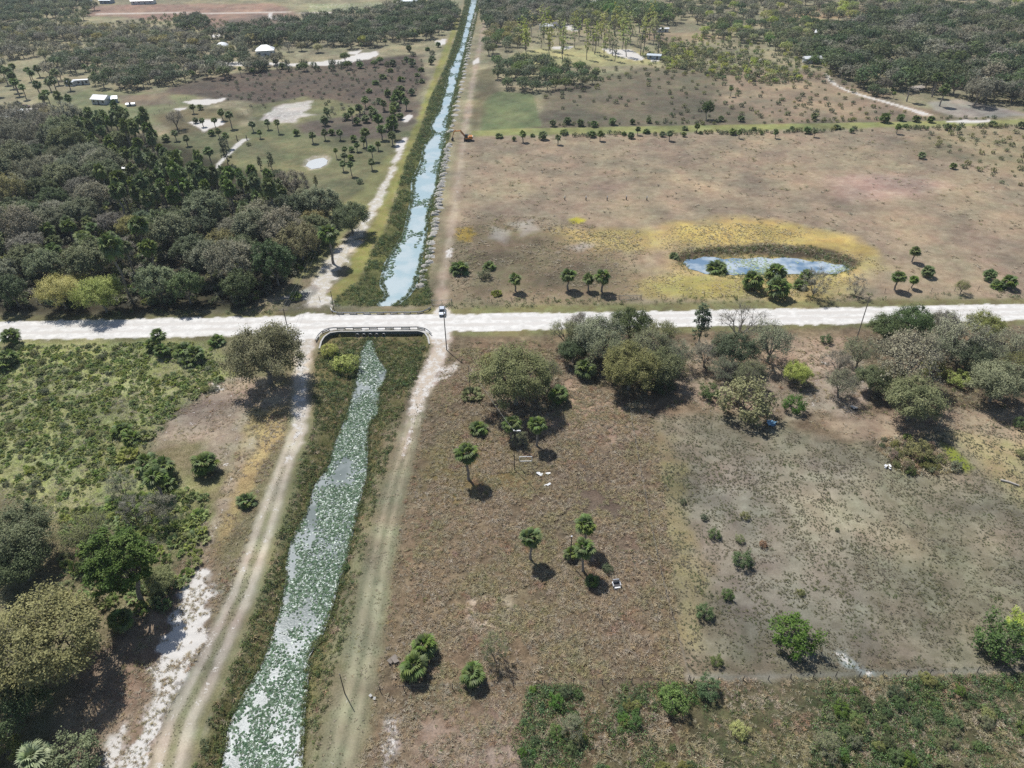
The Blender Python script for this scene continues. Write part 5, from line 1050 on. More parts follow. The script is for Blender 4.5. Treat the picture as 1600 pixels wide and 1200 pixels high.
mass('far_wood', [(760, 48), (800, 44), (830, 60), (810, 75), (765, 90), (755, 70)], 9, FAR[L_TAN] + FAR[L_SAGE] + FAR[L_GREEN], (7, 10), 'mixed pale trees right of the far canal')
mass('far_wood', [(1250, 85), (1300, 80), (1345, 110), (1340, 138), (1300, 112), (1260, 105)], 8, FAR[L_GREEN] + FAR[L_DARK], (7, 9), 'green trees at the west edge of the far oak wood')
mass('far_wood', [(1340, 132), (1400, 140), (1400, 155), (1360, 150)], 7, FAR[L_DARK] + FARP, (6, 8), 'thicket behind the winding white track')
mass('far_wood', [(-1500, -5), (1600, -8), (3000, -8), (3200, -42), (-1700, -42)], 30, FAR[L_GREY] + FAR[L_SAGE] + FAR[L_DARK], (9, 14), 'woods beyond the far fields', clump=.4)
mass('far_scrub', [(390, 110), (560, 108), (660, 90), (660, 130), (600, 190), (480, 195), (330, 150)], 7, BF[L_DARK] + BF[L_GREY], (1.2, 3.2), 'low dark scrub on the brown field', [PL([(400, 192), (420, 162), (500, 150), (505, 185), (450, 200)])], D0=3.4)
mass('far_scrub', [(1000, 60), (1300, 50), (1300, 120), (1200, 135), (1000, 108)], 6, BF[L_SAGE] + BF[L_LIME] + BF[L_OLIVE] + BF[L_GREEN], (2, 5), 'pale green scrub between the far fields', D0=3.4, clump=.42)
mass('far_scrub', [(850, 150), (960, 105), (1200, 110), (1290, 118), (1400, 165), (1200, 192), (860, 196)], 8, BF[L_DARK] + BF[L_SAGE] + BF[L_OLIVE], (1.2, 4.0), 'scattered scrub north of the far grassy road', D0=3.4, clump=.4)
mass('far_scrub', [(1200, 150), (1400, 170), (1450, 188), (1200, 192)], 8, BF[L_SAGE] + BF[L_OLIVE] + BF[L_TAN], (1.0, 3.0), 'low scrub along the winding white track', D0=3.4)
mass('far_scrub', [(1440, 210), (1800, 200), (1800, 300), (1600, 300), (1500, 262)], 6, BF[L_SAGE] + BF[L_OLIVE], (1.2, 3.6), 'grey green scrub at the east side of the tan pasture', D0=3.4, clump=.45)
mass('far_scrub', [(850, 194), (1600, 182), (1600, 186), (850, 199)], 3.4, BF[L_DARK] + BF[L_OLIVE], (1.2, 3.0), 'low bushes along the far grassy road', D0=3.4, clump=.5, cs=.1)
mass('far_scrub', [(770, 212), (1200, 205), (1600, 195), (1600, 199), (1200, 209), (770, 217)], 2.6, BF[L_DARK] + BF[L_DARK] + BF[L_OLIVE], (1.4, 3.4), 'low hedge bushes south of the far grassy road', D0=3.4, clump=.43, cs=.08)

# ------------------------------------------------------------------ ground cover
EX_TRK_W = PL(ribbon([(x, y, w_ * .9) for x, y, w_ in TRK_W])); EX_TRK_E = PL(ribbon([(x, y, w_ * 1.1) for x, y, w_ in TRK_E]))
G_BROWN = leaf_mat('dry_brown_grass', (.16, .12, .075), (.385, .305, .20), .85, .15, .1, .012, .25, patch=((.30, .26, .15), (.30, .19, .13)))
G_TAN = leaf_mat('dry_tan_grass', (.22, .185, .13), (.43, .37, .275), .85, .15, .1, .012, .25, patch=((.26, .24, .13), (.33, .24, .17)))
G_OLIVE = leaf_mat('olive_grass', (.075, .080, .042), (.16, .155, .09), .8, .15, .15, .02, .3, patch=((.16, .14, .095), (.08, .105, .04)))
G_WEED = leaf_mat('bank_weed', (.078, .102, .034), (.20, .225, .09), .7, .22, .2, .03, .3)
G_GREEN = leaf_mat('scrub_weed', (.05, .09, .03), (.14, .20, .07), .65, .2, .25, .03, .3)
G_GREYW = leaf_mat('grey_weed', (.25, .25, .165), (.44, .43, .31), .8, .15, .15, .02, .2)
G_YEL = leaf_mat('golden_grass', (.37, .315, .165), (.52, .455, .265), .85, .2, .1, .015, .15)
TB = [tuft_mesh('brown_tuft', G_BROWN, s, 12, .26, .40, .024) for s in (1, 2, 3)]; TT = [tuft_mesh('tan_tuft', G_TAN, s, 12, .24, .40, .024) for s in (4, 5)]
TO = [tuft_mesh('olive_tuft', G_OLIVE, s, 8, .13, .17, .03) for s in (6, 7, 8)]; TY = [tuft_mesh('golden_tuft', G_YEL, s, 9, .4, .4, .05) for s in (9, 10)]
WB = [weed_mesh('bank_weed', G_WEED, s) for s in (1, 2, 3)]; WG = [weed_mesh('scrub_weed', G_GREEN, s, 30, .5, .55, .08) for s in (4, 5, 6)]; WS = [weed_mesh('grey_weed', G_GREYW, s, 26, .4, .35, .06) for s in (7, 8)]
PS = [k.single for k in T['palmetto_small']]
def cover(name, px, dens, tm, size, label, cat, clump=0, cs=.15, excl=(), world=False, seed=0, tilt=.15):
    p = in_poly(px if world else PL(px), dens, clump, cs, excl, seed)
    scatter(name, p, rng.uniform(size[0], size[1], len(p)) * (.8 + .4 * vnoise(p[:, 0] * .2, p[:, 1] * .2, 4)), tm, label, cat, tilt)
LOTP = [(722, 545), (1000, 545), (1035, 760), (1066, 1060), (610, 1062), (650, 850), (700, 620)]
cover('dry_grass', LOTP, 7.0, TB + TB + TT, (.4, 1.5), 'clumped dry brown grass covering the lot', 'grass', .33, .35)
cover('dry_grass', [(610, 1066), (1080, 1064), (1600, 1052), (1800, 1300), (520, 1300)], 5.5, TB + TT + WS[:1], (.5, 1.3), 'dry brown scrub grass south of the lot', 'grass', .38, .3)
cover('dry_grass', [(700, 530), (720, 540), (660, 800), (600, 1060), (540, 1280), (500, 1280), (570, 1000), (620, 800), (672, 620)], 4.5, TB + TT + TO, (.45, 1.1), 'dry grass beside the east track', 'grass', .36, .3, [EX_TRK_E])
cover('field_tufts', [(1012, 650), (1110, 645), (1230, 672), (1330, 692), (1480, 672), (1640, 645), (1720, 660), (1800, 1046), (1600, 1046), (1076, 1054), (1050, 900)], 6.5, TO, (.35, 1.5), 'small olive tufts dotted over the grey field', 'grass', .40, .5)
cover('palmetto_undergrowth', [(-120, 548), (0, 542), (330, 535), (350, 600), (290, 632), (235, 690), (180, 720), (300, 765), (330, 800), (290, 850), (200, 830), (0, 775), (-150, 770)], 1.1, PS, (.28, .66), 'low yellow green palmetto covering the west field', 'undergrowth', .37, .2)
cover('weeds', [(-120, 548), (0, 542), (330, 535), (370, 600), (290, 640), (235, 700), (330, 800), (300, 880), (240, 850), (0, 800), (-150, 790)], 4.5, WS + WS + WS + WS + WB[:1] + TT[:1], (.45, 1.15), 'grey weeds between the palmettos of the west field', 'weeds', .34, .25)
cover('weeds', [(200, 780), (330, 770), (310, 880), (260, 960), (180, 960), (90, 930), (100, 800)], 1.3, WG + PS[:1], (.6, 1.3), 'green undergrowth round the pine', 'undergrowth', .35, .2)
cover('dry_grass', [(395, 640), (452, 628), (445, 690), (405, 770), (385, 860), (340, 1000), (290, 1090), (230, 1250), (60, 1300), (140, 1020), (270, 900), (330, 800)], 3.6, TT + TB + WS[:1], (.45, 1.1), 'dry golden grass west of the track', 'grass', .40, .3, [EX_TRK_W])
cover('bank_weeds', B_S, 3.2, WB + WB + WG[:1] + TB[:1], (.7, 1.7), 'olive weeds covering the south canal banks', 'weeds', .33, .3, [W_S, AT_WALL], True)
cover('bank_weeds', B_N, 1.5, WB + WG, (1.0, 2.4), 'olive weeds covering the north canal banks', 'weeds', .32, .2, [W_N], True)
cover('reeds', [(505, 545), (560, 540), (556, 590), (545, 620), (500, 620)], 1.4, WB + WG, (1.2, 2.4), 'rank weeds filling the canal head below the culvert', 'weeds', .3, .2, [AT_WALL])
cover('reeds', [(588, 540), (665, 535), (650, 600), (600, 610), (605, 575)], 1.4, WB + WG[:1], (1.2, 2.4), 'rank weeds on the east side of the canal head', 'weeds', .3, .2, [AT_WALL])
cover('scrub', [(830, 1074), (1085, 1068), (1110, 1110), (1080, 1165), (1130, 1260), (830, 1280), (800, 1160)], 4.2, WG + WG + WB[:1], (.7, 1.9), 'dark green scrub south of the lot', 'undergrowth', .45, .16)
cover('scrub', [(1285, 1062), (1600, 1054), (1900, 1050), (2000, 1300), (1250, 1300), (1270, 1150)], 4.5, WG + WG + WB[:1], (.7, 1.9), 'dark green scrub in the lower right corner', 'undergrowth', .41, .16)
BG = {L: [re_leaf(k.single, L) for k in T['bush']] for L in (L_GREEN, L_DARK, L_SAGE, L_OLIVE)}
cover('scrub_bushes', [(1285, 1066), (1600, 1058), (1900, 1054), (2000, 1300), (1250, 1300), (1270, 1150)], .16, BG[L_GREEN] + BG[L_DARK] + BG[L_OLIVE] + BG[L_GREEN] + BG[L_SAGE][:1], (.3, .85), 'thicket of green bushes in the lower right corner', 'undergrowth', .43, .1)
cover('scrub_bushes', [(830, 1078), (1085, 1072), (1110, 1110), (1080, 1165), (1130, 1260), (830, 1280), (800, 1160)], .14, BG[L_GREEN] + BG[L_DARK] + BG[L_OLIVE], (.3, .8), 'thicket of green bushes south of the lot', 'undergrowth', .46, .12)
cover('scrub_bushes', [(-120, 548), (0, 542), (330, 535), (370, 600), (290, 640), (235, 700), (330, 800), (300, 880), (200, 860), (0, 790), (-150, 780)], .035, BG[L_SAGE] + BG[L_OLIVE] + BG[L_SAGE], (.3, .75), 'low grey green bushes among the palmettos', 'undergrowth', .44, .1)
cover('scrub', [(1080, 1066), (1290, 1060), (1280, 1280), (1100, 1290)], .9, WG + WB + WS, (.6, 1.5), 'thin scrub at the bottom centre right', 'undergrowth', .48, .2)
cover('pasture_grass', [(705, 468), (700, 380), (730, 330), (850, 340), (1000, 360), (1000, 468)], .9, TT + TT + TO, (.7, 1.6), 'coarse grass of the near pasture', 'grass', .40, .12)
cover('pasture_grass', [(890, 365), (1150, 348), (1310, 370), (1385, 420), (1340, 444), (1240, 462), (1010, 466), (990, 440), (1050, 424), (1050, 400), (940, 395)], 2.0, TY, (.35, .9), 'golden grass round the pond', 'grass', .42, .08, [POND_B])
cover('pasture_grass', [(720, 225), (850, 214), (1600, 200), (1700, 420), (1400, 440), (1380, 400), (1300, 360), (1000, 345), (720, 340)], .05, TT + TT + WS[:1], (1.0, 2.4), 'sparse tussocks of the wide pasture', 'grass', .42, .06)
cover('pond_weeds', POND_B, .9, WS + WB, (1.2, 2.6), 'dark weeds on the pond banks', 'weeds', .36, .2, [POND], True)
cover('fence_weeds', [(690, 478), (720, 466), (1000, 464), (1600, 456), (1600, 466), (1000, 476), (720, 484)], .5, WG + WB + WS, (.9, 2.2), 'weeds along the roadside fence', 'weeds', .46, .1)
cover('fence_weeds', [(0, 490), (380, 484), (440, 470), (470, 478), (440, 490), (0, 496)], .6, WG + WB, (.9, 2.2), 'weeds along the road below the wood', 'weeds', .42, .12)
cover('undergrowth', WOOD, .16, BF[L_DARK] + BF[L_GREY] + PS, (.7, 1.3), 'dark undergrowth of the wood', 'undergrowth', .3, .1)
cover('undergrowth', [(1040, 560), (1330, 540), (1600, 520), (1600, 640), (1330, 650), (1040, 640)], .18, WS + WB + TB, (.8, 2.0), 'leaf litter weeds under the eastern trees', 'undergrowth', .42, .15)
cover('dry_grass', [(725, 535), (1000, 528), (1040, 530), (1040, 560), (725, 560)], 1.6, TB + WB[:1], (.6, 1.3), 'rough grass between the road and the lot', 'grass', .4, .3)
cover('dry_grass', [(240, 700), (232, 680), (290, 632), (330, 600), (380, 590), (455, 605), (450, 640), (425, 665), (385, 690), (345, 730), (310, 690), (262, 690)], 2.6, TT + WS[:1] + TB, (.35, .9), 'thin dry grass on the bare patch west of the track', 'grass', .45, .35)
cover('dry_grass', [(1040, 545), (1100, 530), (1320, 525), (1600, 510), (1700, 520), (1600, 690), (1480, 672), (1400, 692), (1320, 682), (1240, 660), (1110, 650), (1040, 620)], 2.2, TT + TB + WS[:1], (.4, 1.1), 'thin dry grass under the eastern trees', 'grass', .44, .3)
cover('dry_grass', ribbon(TRK_E[3:]), 3.5, TO + TT[:1], (.3, .7), 'short grass growing on the east track', 'grass', .47, .45)
cover('dry_grass', ribbon([(x, y, w_ * .3) for x, y, w_ in TRK_W[5:]]), 4, TO, (.3, .7), 'short grass between the wheel ruts of the west track', 'grass', .4, .45)
cover('scrub', [(640, 1075), (840, 1072), (860, 1280), (620, 1300)], .5, WG + WB + WS, (.5, 1.2), 'scattered weeds south of the round palms', 'undergrowth', .52, .2)
cover('weeds', LOTP, .35, WB + WG[:1] + WS, (.5, 1.2), 'scattered green weeds in the dry grass of the lot', 'weeds', .5, .12)
cover('pond_weeds', [(1058, 398), (1075, 388), (1110, 384), (1200, 381), (1280, 385), (1335, 402), (1330, 410), (1290, 397), (1200, 392), (1110, 395), (1075, 402)], 1.6, WS + WB + TB, (1.0, 2.0), 'brown thicket on the far pond bank', 'weeds', .4, .15)
# brush pile in the grey field
cover('brush_pile', [(1365, 690), (1400, 682), (1440, 690), (1480, 715), (1500, 736), (1470, 744), (1410, 742), (1390, 726)], 2.2, TB + TB + WS, (1.4, 2.8), 'heap of brown brushwood in the grey field', 'brush', .3, .2)
cover('brush_pile', [(1370, 690), (1410, 684), (1450, 694), (1490, 722), (1500, 738), (1470, 744), (1412, 740), (1392, 724)], .35, BG[L_OLIVE] + BG[L_SAGE] + BG[L_GREEN][:1] + [re_leaf(T['wisp'][0].single, L_RED)] * 2, (.35, .8), 'green and reddish brush on the heap in the grey field', 'brush', .25, .2)
for B_, W_, lb in ((B_S, W_S, 'ragged weeds hanging over the south canal edge'), (B_N, W_N, 'ragged weeds hanging over the north canal edge')):
    p = in_poly(B_, 9.0 if B_ is B_S else 4.0); e_ = sdf(W_, p[:, 0], p[:, 1]) + 1.6 * (fbm(p[:, 0] * .35, p[:, 1] * .35, 91, 3) - .5); p = p[(e_ > -.8) & (e_ < .15) & (sdf(AT_WALL, p[:, 0], p[:, 1]) < 0)]
    scatter('reeds', p, rng.uniform(.5, 1.2, len(p)) * (1.0 if B_ is B_S else 1.4), WB + WB + WG[:1], lb, 'weeds', .15, -1.2 if B_ is B_S else -1.05)
# lily pads
def pad_mesh(seed):
    r = np.random.default_rng(seed); n = 9; a = np.linspace(.25, 6.03, n)
    v = [(0, 0, 0)] + [(math.cos(t), math.sin(t), .10 * r.uniform(-.4, 1.2)) for t in a]
    f = [(0, i, i + 1) for i in range(1, n)]
    return mesh_np('lily_pad', np.array(v), [np.array(f)], [PADM], attrs={'tint': ('FLOAT', r.uniform(0, 1, n + 1))})
PADM = leaf_mat('lily_leaf', (.03, .068, .034), (.095, .15, .082), .45, .08, .15, .025, .35)
PADS = [pad_mesh(s) for s in (1, 2, 3, 4)]
PADL = [re_leaf(m_, leaf_mat('painted_sheen_lily_leaf', (.26, .32, .25), (.56, .60, .55), .4, .08, .2, .02, .2)) for m_ in PADS[:2]]  # some pads coloured pale to imitate sky sheen on the leaves
p = in_poly(W_S, 23.0); k = fbm(p[:, 0] * .16, p[:, 1] * .16, 77, 3) + rng.normal(0, .07, len(p)) > np.where(p[:, 1] < 72, .36, .33)
for cx, cy, rx, ry in ((482, 788, 14, 26), (452, 872, 12, 30), (500, 745, 10, 12), (428, 1045, 9, 14), (405, 1085, 8, 13), (382, 1125, 9, 20), (358, 1185, 12, 20), (466, 1170, 5, 30), (445, 925, 7, 14), (432, 1150, 6, 8), (400, 1180, 6, 10), (415, 1010, 6, 9), (552, 600, 6, 14)):
    e = np.array([P(cx + rx * math.cos(a), cy + ry * math.sin(a))[:2] for a in np.linspace(0, 6.28, 12)[:-1]]); k &= sdf(e, p[:, 0], p[:, 1]) + 2.6 * (fbm(p[:, 0] * .6, p[:, 1] * .6, 15, 3) - .5) + rng.normal(0, .4, len(p)) < .1
p = p[k]; scatter('lily_pads', p, rng.uniform(.10, .26, len(p)), PADS + PADS + PADL, 'lily pads crowding the south canal', 'lily pads', .20, -1.17)
p = in_poly(W_N, 2.2); d = sdf(W_N, p[:, 0], p[:, 1]); dw = sdf(PL(WATER_N_W + [(x + 30, y) for x, y in WATER_N_W[::-1]]), p[:, 0], p[:, 1])
wl = np.array([abs(0) for _ in p])
k = (fbm(p[:, 0] * .10, p[:, 1] * .10, 78, 3) > .45 + .085 * np.clip(d, 0, 6)) & (dw > 0); p = p[k]
scatter('lily_pads', p, rng.uniform(.25, .5, len(p)), PADS, 'lily pads along the west shore of the north canal', 'lily pads', .12, -1.0)
PADY = [re_leaf(m_, leaf_mat('pale_lily_leaf', (.20, .26, .16), (.36, .42, .28), .35, .1, .5, .02, .2)) for m_ in PADS]
p = in_poly(POND, 2.5, .46, .12); p = p[p[:, 0] > P(1130, 412)[0]]
scatter('lily_pads', p, rng.uniform(.2, .42, len(p)), PADY, 'pale lily pads on the blue pond', 'lily pads', .12, -.58)
# ------------------------------------------------------------------ built things
M_WHITE = simple('white_paint', (.78, .78, .76), .5, var=.06)
M_METAL = simple('galvanised_steel', (.46, .47, .48), .4, .7, .15, 2)
M_DARK = simple('dark_steel', (.05, .05, .055), .55, .3, .3)
M_WOOD = simple('weathered_wood', (.22, .19, .16), .9, var=.35, scale=4)
M_POLE = simple('creosoted_pole', (.12, .105, .095), .9, var=.35, scale=3)
M_CONC = simple('concrete', (.42, .41, .38), .85, var=.25, scale=1.5, bump=.2)
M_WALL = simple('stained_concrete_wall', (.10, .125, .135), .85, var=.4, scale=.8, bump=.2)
M_GLASS = simple('dark_glass', (.02, .028, .035), .12, var=.1)
M_RUB = simple('black_rubber', (.025, .025, .025), .8)
M_ORANGE = simple('orange_paint', (.55, .22, .05), .45, var=.15)
M_WIRE = simple('fence_wire', (.20, .20, .19), .6, .3)
M_SILVER = simple('silver_car_paint', (.62, .66, .70), .28, .35, .05)
M_ROOFG = simple('grey_metal_roof', (.50, .56, .60), .45, .2, .12, .6)
M_ROOFW = simple('white_metal_roof', (.78, .79, .78), .4, .1, .06, .6)
M_ROOFD = simple('dark_shingle_roof', (.13, .125, .12), .85, var=.3, scale=1)
M_SIDE = simple('pale_siding', (.62, .63, .62), .7, var=.08)
M_SIDEB = simple('blue_grey_siding', (.30, .36, .42), .7, var=.1)
M_TARP = simple('blue_tarp', (.17, .32, .45), .5, var=.3, scale=1.2)
M_SANDM = simple('spoil_sand', (.42, .40, .36), .95, var=.35, scale=1.1, bump=.3)
M_RED = simple('red_lamp', (.4, .03, .02), .3)

def pole(base, top_py, rad, name, label, cat, mat=M_POLE, arm=None, lean=None, extra=None):
    b = P(*base); h = hgt(base, top_py); root = empty(name, (b[0], b[1], gz(b[0], b[1])))
    MB().tube([(0, 0, -.5), (0, 0, h * .5), (0, 0, h)], [rad, rad * .85, rad * .7], 8).build('pole', mat, root)
    if arm:
        MB().box((0, 0, h - .5), (arm, .12, .14)).build('crossarm', M_WOOD, root)
        for x in (-.45, 0, .45):
            MB().tube([(x * arm, 0, h - .43), (x * arm, 0, h - .2)], [.05, .035], 6).build('insulator', M_WHITE, root)
    tag(root, label, cat)
    return root, h
pole((450, 515), 482, .15, 'utility_pole', 'wooden utility pole with a crossarm beside the road, west of the culvert', 'utility pole', arm=2.4)
pole((523, 352), 330, .14, 'utility_pole', 'utility pole with a crossarm at the east tip of the wood', 'utility pole', arm=2.4)
r_, h_ = pole((698, 547), 486, .15, 'utility_pole', 'tall dark utility pole standing beside the parked car', 'utility pole')
MB().tube([(.18, 0, h_ - 1.6), (.18, 0, h_ - .7)], .2, 8).build('transformer', M_METAL, r_)
pole((1335, 540), 463, .15, 'utility_pole', 'tall utility pole south of the road by the eastern trees', 'utility pole', mat=M_WOOD)
pole((735, 618), 571, .11, 'guy_pole', 'thin dark pole under the west side of the large olive oak', 'pole')
pole((609, 210), 184, .12, 'utility_pole', 'distant utility pole among the palms west of the canal', 'utility pole')
pole((142, 187), 174, .2, 'palm_snag', 'bare dead palm trunk standing in the far lawn', 'dead palm', mat=PTRUNK)
r_, h_ = pole((804, 735), 673, .09, 'lamp_pole', 'slim lamp pole with a white lamp head in the lot', 'lamp post', mat=M_DARK)
MB().tube([(0, 0, h_ - .1), (.6, 0, h_)], .04, 6).build('lamp_arm', M_METAL, r_)
MB().box((1.0, 0, h_), (.9, .32, .16), taper=.7).build('lamp_head', M_WHITE, r_)
MB().box((0, 0, h_ + .05), (.25, .25, .2)).build('cap', M_WHITE, r_)
r_, h_ = pole((891, 882), 838, .11, 'metal_post', 'dark thick metal post beside the palm cluster in the lot', 'post', mat=M_DARK)
MB().box((0, 0, h_), (.3, .3, .1)).build('cap', M_METAL, r_)
r_, h_ = pole((539, 1084), 1053, .10, 'wooden_post', 'black tall post between the canal and the east track at the bottom', 'post', mat=M_DARK)
r_, h_ = pole((522, 485), 455, .12, 'gate_post', 'dark gate post by the sandy track north of the road', 'post', mat=M_DARK)
pole((371, 220), 211, .25, 'gate_pillar', 'dark gate pillar at the head of the white driveway, western', 'post', mat=M_DARK)
pole((386, 219), 211, .25, 'gate_pillar', 'dark gate pillar at the head of the white driveway, eastern', 'post', mat=M_DARK)

def wire(name, a, za, b, zb, sag, label, rad=.022):
    a = P(*a); b = P(*b); pts = []
    for i in range(13):
        t = i / 12; pts.append((a[0] * (1 - t) + b[0] * t, a[1] * (1 - t) + b[1] * t, za * (1 - t) + zb * t - sag * 4 * t * (1 - t)))
    o = MB().tube(pts, rad, 3, False).build(name, M_WIRE); tag(o, label, 'wire')
hA = hgt((450, 515), 482); hB = hgt((523, 352), 330)
wire('power_line', (447, 515), hA - .3, (521, 352), hB - .3, 1.2, 'western of the two wires over the edge of the wood')
wire('power_line', (453, 515), hA - .3, (526, 352), hB - .3, 1.2, 'eastern of the two wires over the edge of the wood')
wire('power_line', (735, 618), hgt((735, 618), 571), (804, 735), hgt((804, 735), 673), .5, 'single wire running from the thin pole to the lamp pole')

# fences: posts and wires
def fence(pts_px, step, h, label, name='wire_fence', rad=.075, wires=3, mat=M_POLE, skip=()):
    g = PL(pts_px); root = empty(name, (*g[0], 0)); o0 = np.array([*g[0], 0])
    me = MB().tube([(0, 0, -.3), (0, 0, h)], [rad, rad * .85], 6).mesh('post', mat)
    line = []
    for i in range(len(g) - 1):
        L = np.linalg.norm(g[i + 1] - g[i]); n = max(1, round(L / step))
        for k in range(n + (i == len(g) - 2)): line.append(g[i] + (g[i + 1] - g[i]) * k / n)
    rr = random.Random(len(label))
    for q in line:
        o = link('post', me, root); o.location = (q[0] - o0[0], q[1] - o0[1], 0); o.rotation_euler = (rr.uniform(-.06, .06), rr.uniform(-.06, .06), rr.uniform(0, 3)); o.scale = (1, 1, rr.uniform(.9, 1.12))
    for w_ in range(wires):
        z = h * (.3 + .62 * w_ / max(1, wires - 1)); mb = MB().tube([(q[0] - o0[0], q[1] - o0[1], z) for q in line], .008, 3, False); mb.build('wire', M_WIRE, root)
    tag(root, label, 'fence')
fence([(594, 1080), (707, 1076), (850, 1072), (1078, 1066)], 4.3, 1.45, 'wire fence with thin posts along the south side of the lot')
fence([(1082, 1066), (1200, 1062), (1305, 1058), (1600, 1048), (1750, 1043)], 3.7, 1.4, 'wire fence along the pale strip below the grey field')
fence([(982, 622), (988, 668), (1002, 745), (1020, 840), (1040, 930), (1060, 1000), (1076, 1062)], 5.0, 1.5, 'wire fence along the east side of the lot')
fence([(706, 474), (800, 472), (1000, 467), (1200, 462), (1600, 452)], 7, 1.4, 'wire fence along the north verge of the road, east of the gate')
fence([(-60, 484), (200, 480), (380, 476), (462, 473), (500, 470)], 6, 1.5, 'wire fence along the north verge of the road, below the wood')
fence([(225, 189), (265, 166), (300, 150)], 6, 1.5, 'long fence across the far north west field')
fence([(372, 184), (430, 150)], 6, 1.5, 'fence at the east side of the far white sand pond')
# chain-link gate by the parked car
def gate(a, b, h, label, name):
    A = P(*a); B = P(*b); d = Vector((B[0] - A[0], B[1] - A[1], 0)); L = d.length; rz = math.atan2(d.y, d.x); root = empty(name, (A[0], A[1], 0), rz)
    for x in (0, L): MB().tube([(x, 0, -.3), (x, 0, h + .3)], .07, 8).build('gate_post', M_METAL, root)
    f = MB()
    for z in (.15, h): f.tube([(.1, 0, z), (L - .1, 0, z)], .035, 6)
    for x in (.1, L / 2, L - .1): f.tube([(x, 0, .15), (x, 0, h)], .035, 6)
    f.build('gate_frame', M_METAL, root)
    ms = MB(); n = int(L / .25)
    for i in range(-4, n + 1):
        for s in (1, -1):
            x0 = .1 + i * .25; x1 = x0 + (h - .15) * 1.0
            if s < 0: x0, x1 = x1, x0
            z0, z1 = .15, h
            xa, xb = max(min(x0, x1), .1), min(max(x0, x1), L - .1)
            if xb <= xa: continue
            def zz(x): return z0 + (x - x0) / (x1 - x0) * (z1 - z0)
            ms.tube([(xa, 0, zz(xa)), (xb, 0, zz(xb))], .008, 3, False)
    o = ms.build('chain_link', M_WIRE, root); o['kind'] = 'stuff'
    tag(root, label, 'gate')
gate((675, 477), (706, 476), 1.7, 'grey chain link gate across the track behind the parked car', 'field_gate')
gate((968, 469), (1002, 468), 1.5, 'pale wire gate in the roadside fence west of the pond', 'field_gate')

# ------------------------------------------------------------------ culvert: head walls, pipes, guard rails
def smooth_path(px, n=40, z=0.0):
    g = PL(px); s = np.concatenate([[0], np.cumsum(np.linalg.norm(np.diff(g, axis=0), axis=1))])
    t = np.linspace(0, s[-1], n); return [Vector((np.interp(v, s, g[:, 0]), np.interp(v, s, g[:, 1]), z)) for v in t]
def headwall(px, depth_, label, pipes_px, face):
    path = smooth_path(px, 36); c = sum(path, Vector()) / len(path); root = empty('culvert_wall', c)
    th = .35; vs = []; fs = []; n = len(path)
    for i, p in enumerate(path):
        t = (path[min(i + 1, n - 1)] - path[max(i - 1, 0)]).normalized(); nn = Vector((t.y, -t.x, 0)) * face
        a = p - c; b = a - nn * th
        vs += [a + Vector((0, 0, .06)), a + Vector((0, 0, -depth_)), b + Vector((0, 0, -depth_)), b + Vector((0, 0, .06))]
    for i in range(n - 1):
        k = 4 * i
        for j in range(4): fs.append((k + j, k + (j + 1) % 4, k + 4 + (j + 1) % 4, k + 4 + j))
    fs += [(0, 3, 2, 1), (4 * n - 4, 4 * n - 3, 4 * n - 2, 4 * n - 1)]
    MB().add(vs, fs).build('wall_face', M_WALL, root)
    cap = MB(); vs = []; fs = []
    for i, p in enumerate(path):
        t = (path[min(i + 1, n - 1)] - path[max(i - 1, 0)]).normalized(); nn = Vector((t.y, -t.x, 0)) * face
        a = p - c + nn * .05; b = p - c - nn * (th + .03)
        vs += [a + Vector((0, 0, .22)), a + Vector((0, 0, .065)), b + Vector((0, 0, .065)), b + Vector((0, 0, .22))]
    for i in range(n - 1):
        k = 4 * i
        for j in range(4): fs.append((k + j, k + (j + 1) % 4, k + 4 + (j + 1) % 4, k + 4 + j))
    fs += [(0, 3, 2, 1), (4 * n - 4, 4 * n - 3, 4 * n - 2, 4 * n - 1)]
    cap.add(vs, fs).build('coping', M_CONC, root)
    for x, y in pipes_px:
        p = P(x, y, -1.4); yw = min(path, key=lambda q: abs(q.x - p[0])).y
        mb = MB(); m_ = 14; out = -face if False else -1
        vs = []; fs = []
        for yy, rr in ((.7 * out, .55), (.7 * out, .45), (-.3 * out, .45), (-.3 * out, .55)):
            for k in range(m_): a = 2 * math.pi * k / m_; vs.append((p[0] - c.x + rr * math.cos(a), yw - c.y + yy, -.72 + rr * math.sin(a)))
        for j in range(3):
            for k in range(m_): fs.append((j * m_ + k, j * m_ + (k + 1) % m_, (j + 1) * m_ + (k + 1) % m_, (j + 1) * m_ + k))
        mb.add(vs, fs).build('pipe', M_CONC, root)
    tag(root, label, 'culvert')
headwall([(500, 545), (503, 534), (508, 526), (516, 521), (528, 519), (655, 518), (663, 521), (668, 528), (670, 538)], 2.6, 'dark curved culvert wall with five pipes south of the road', [(559, 527), (569, 527), (579, 527), (589, 527), (600, 527)], 1)
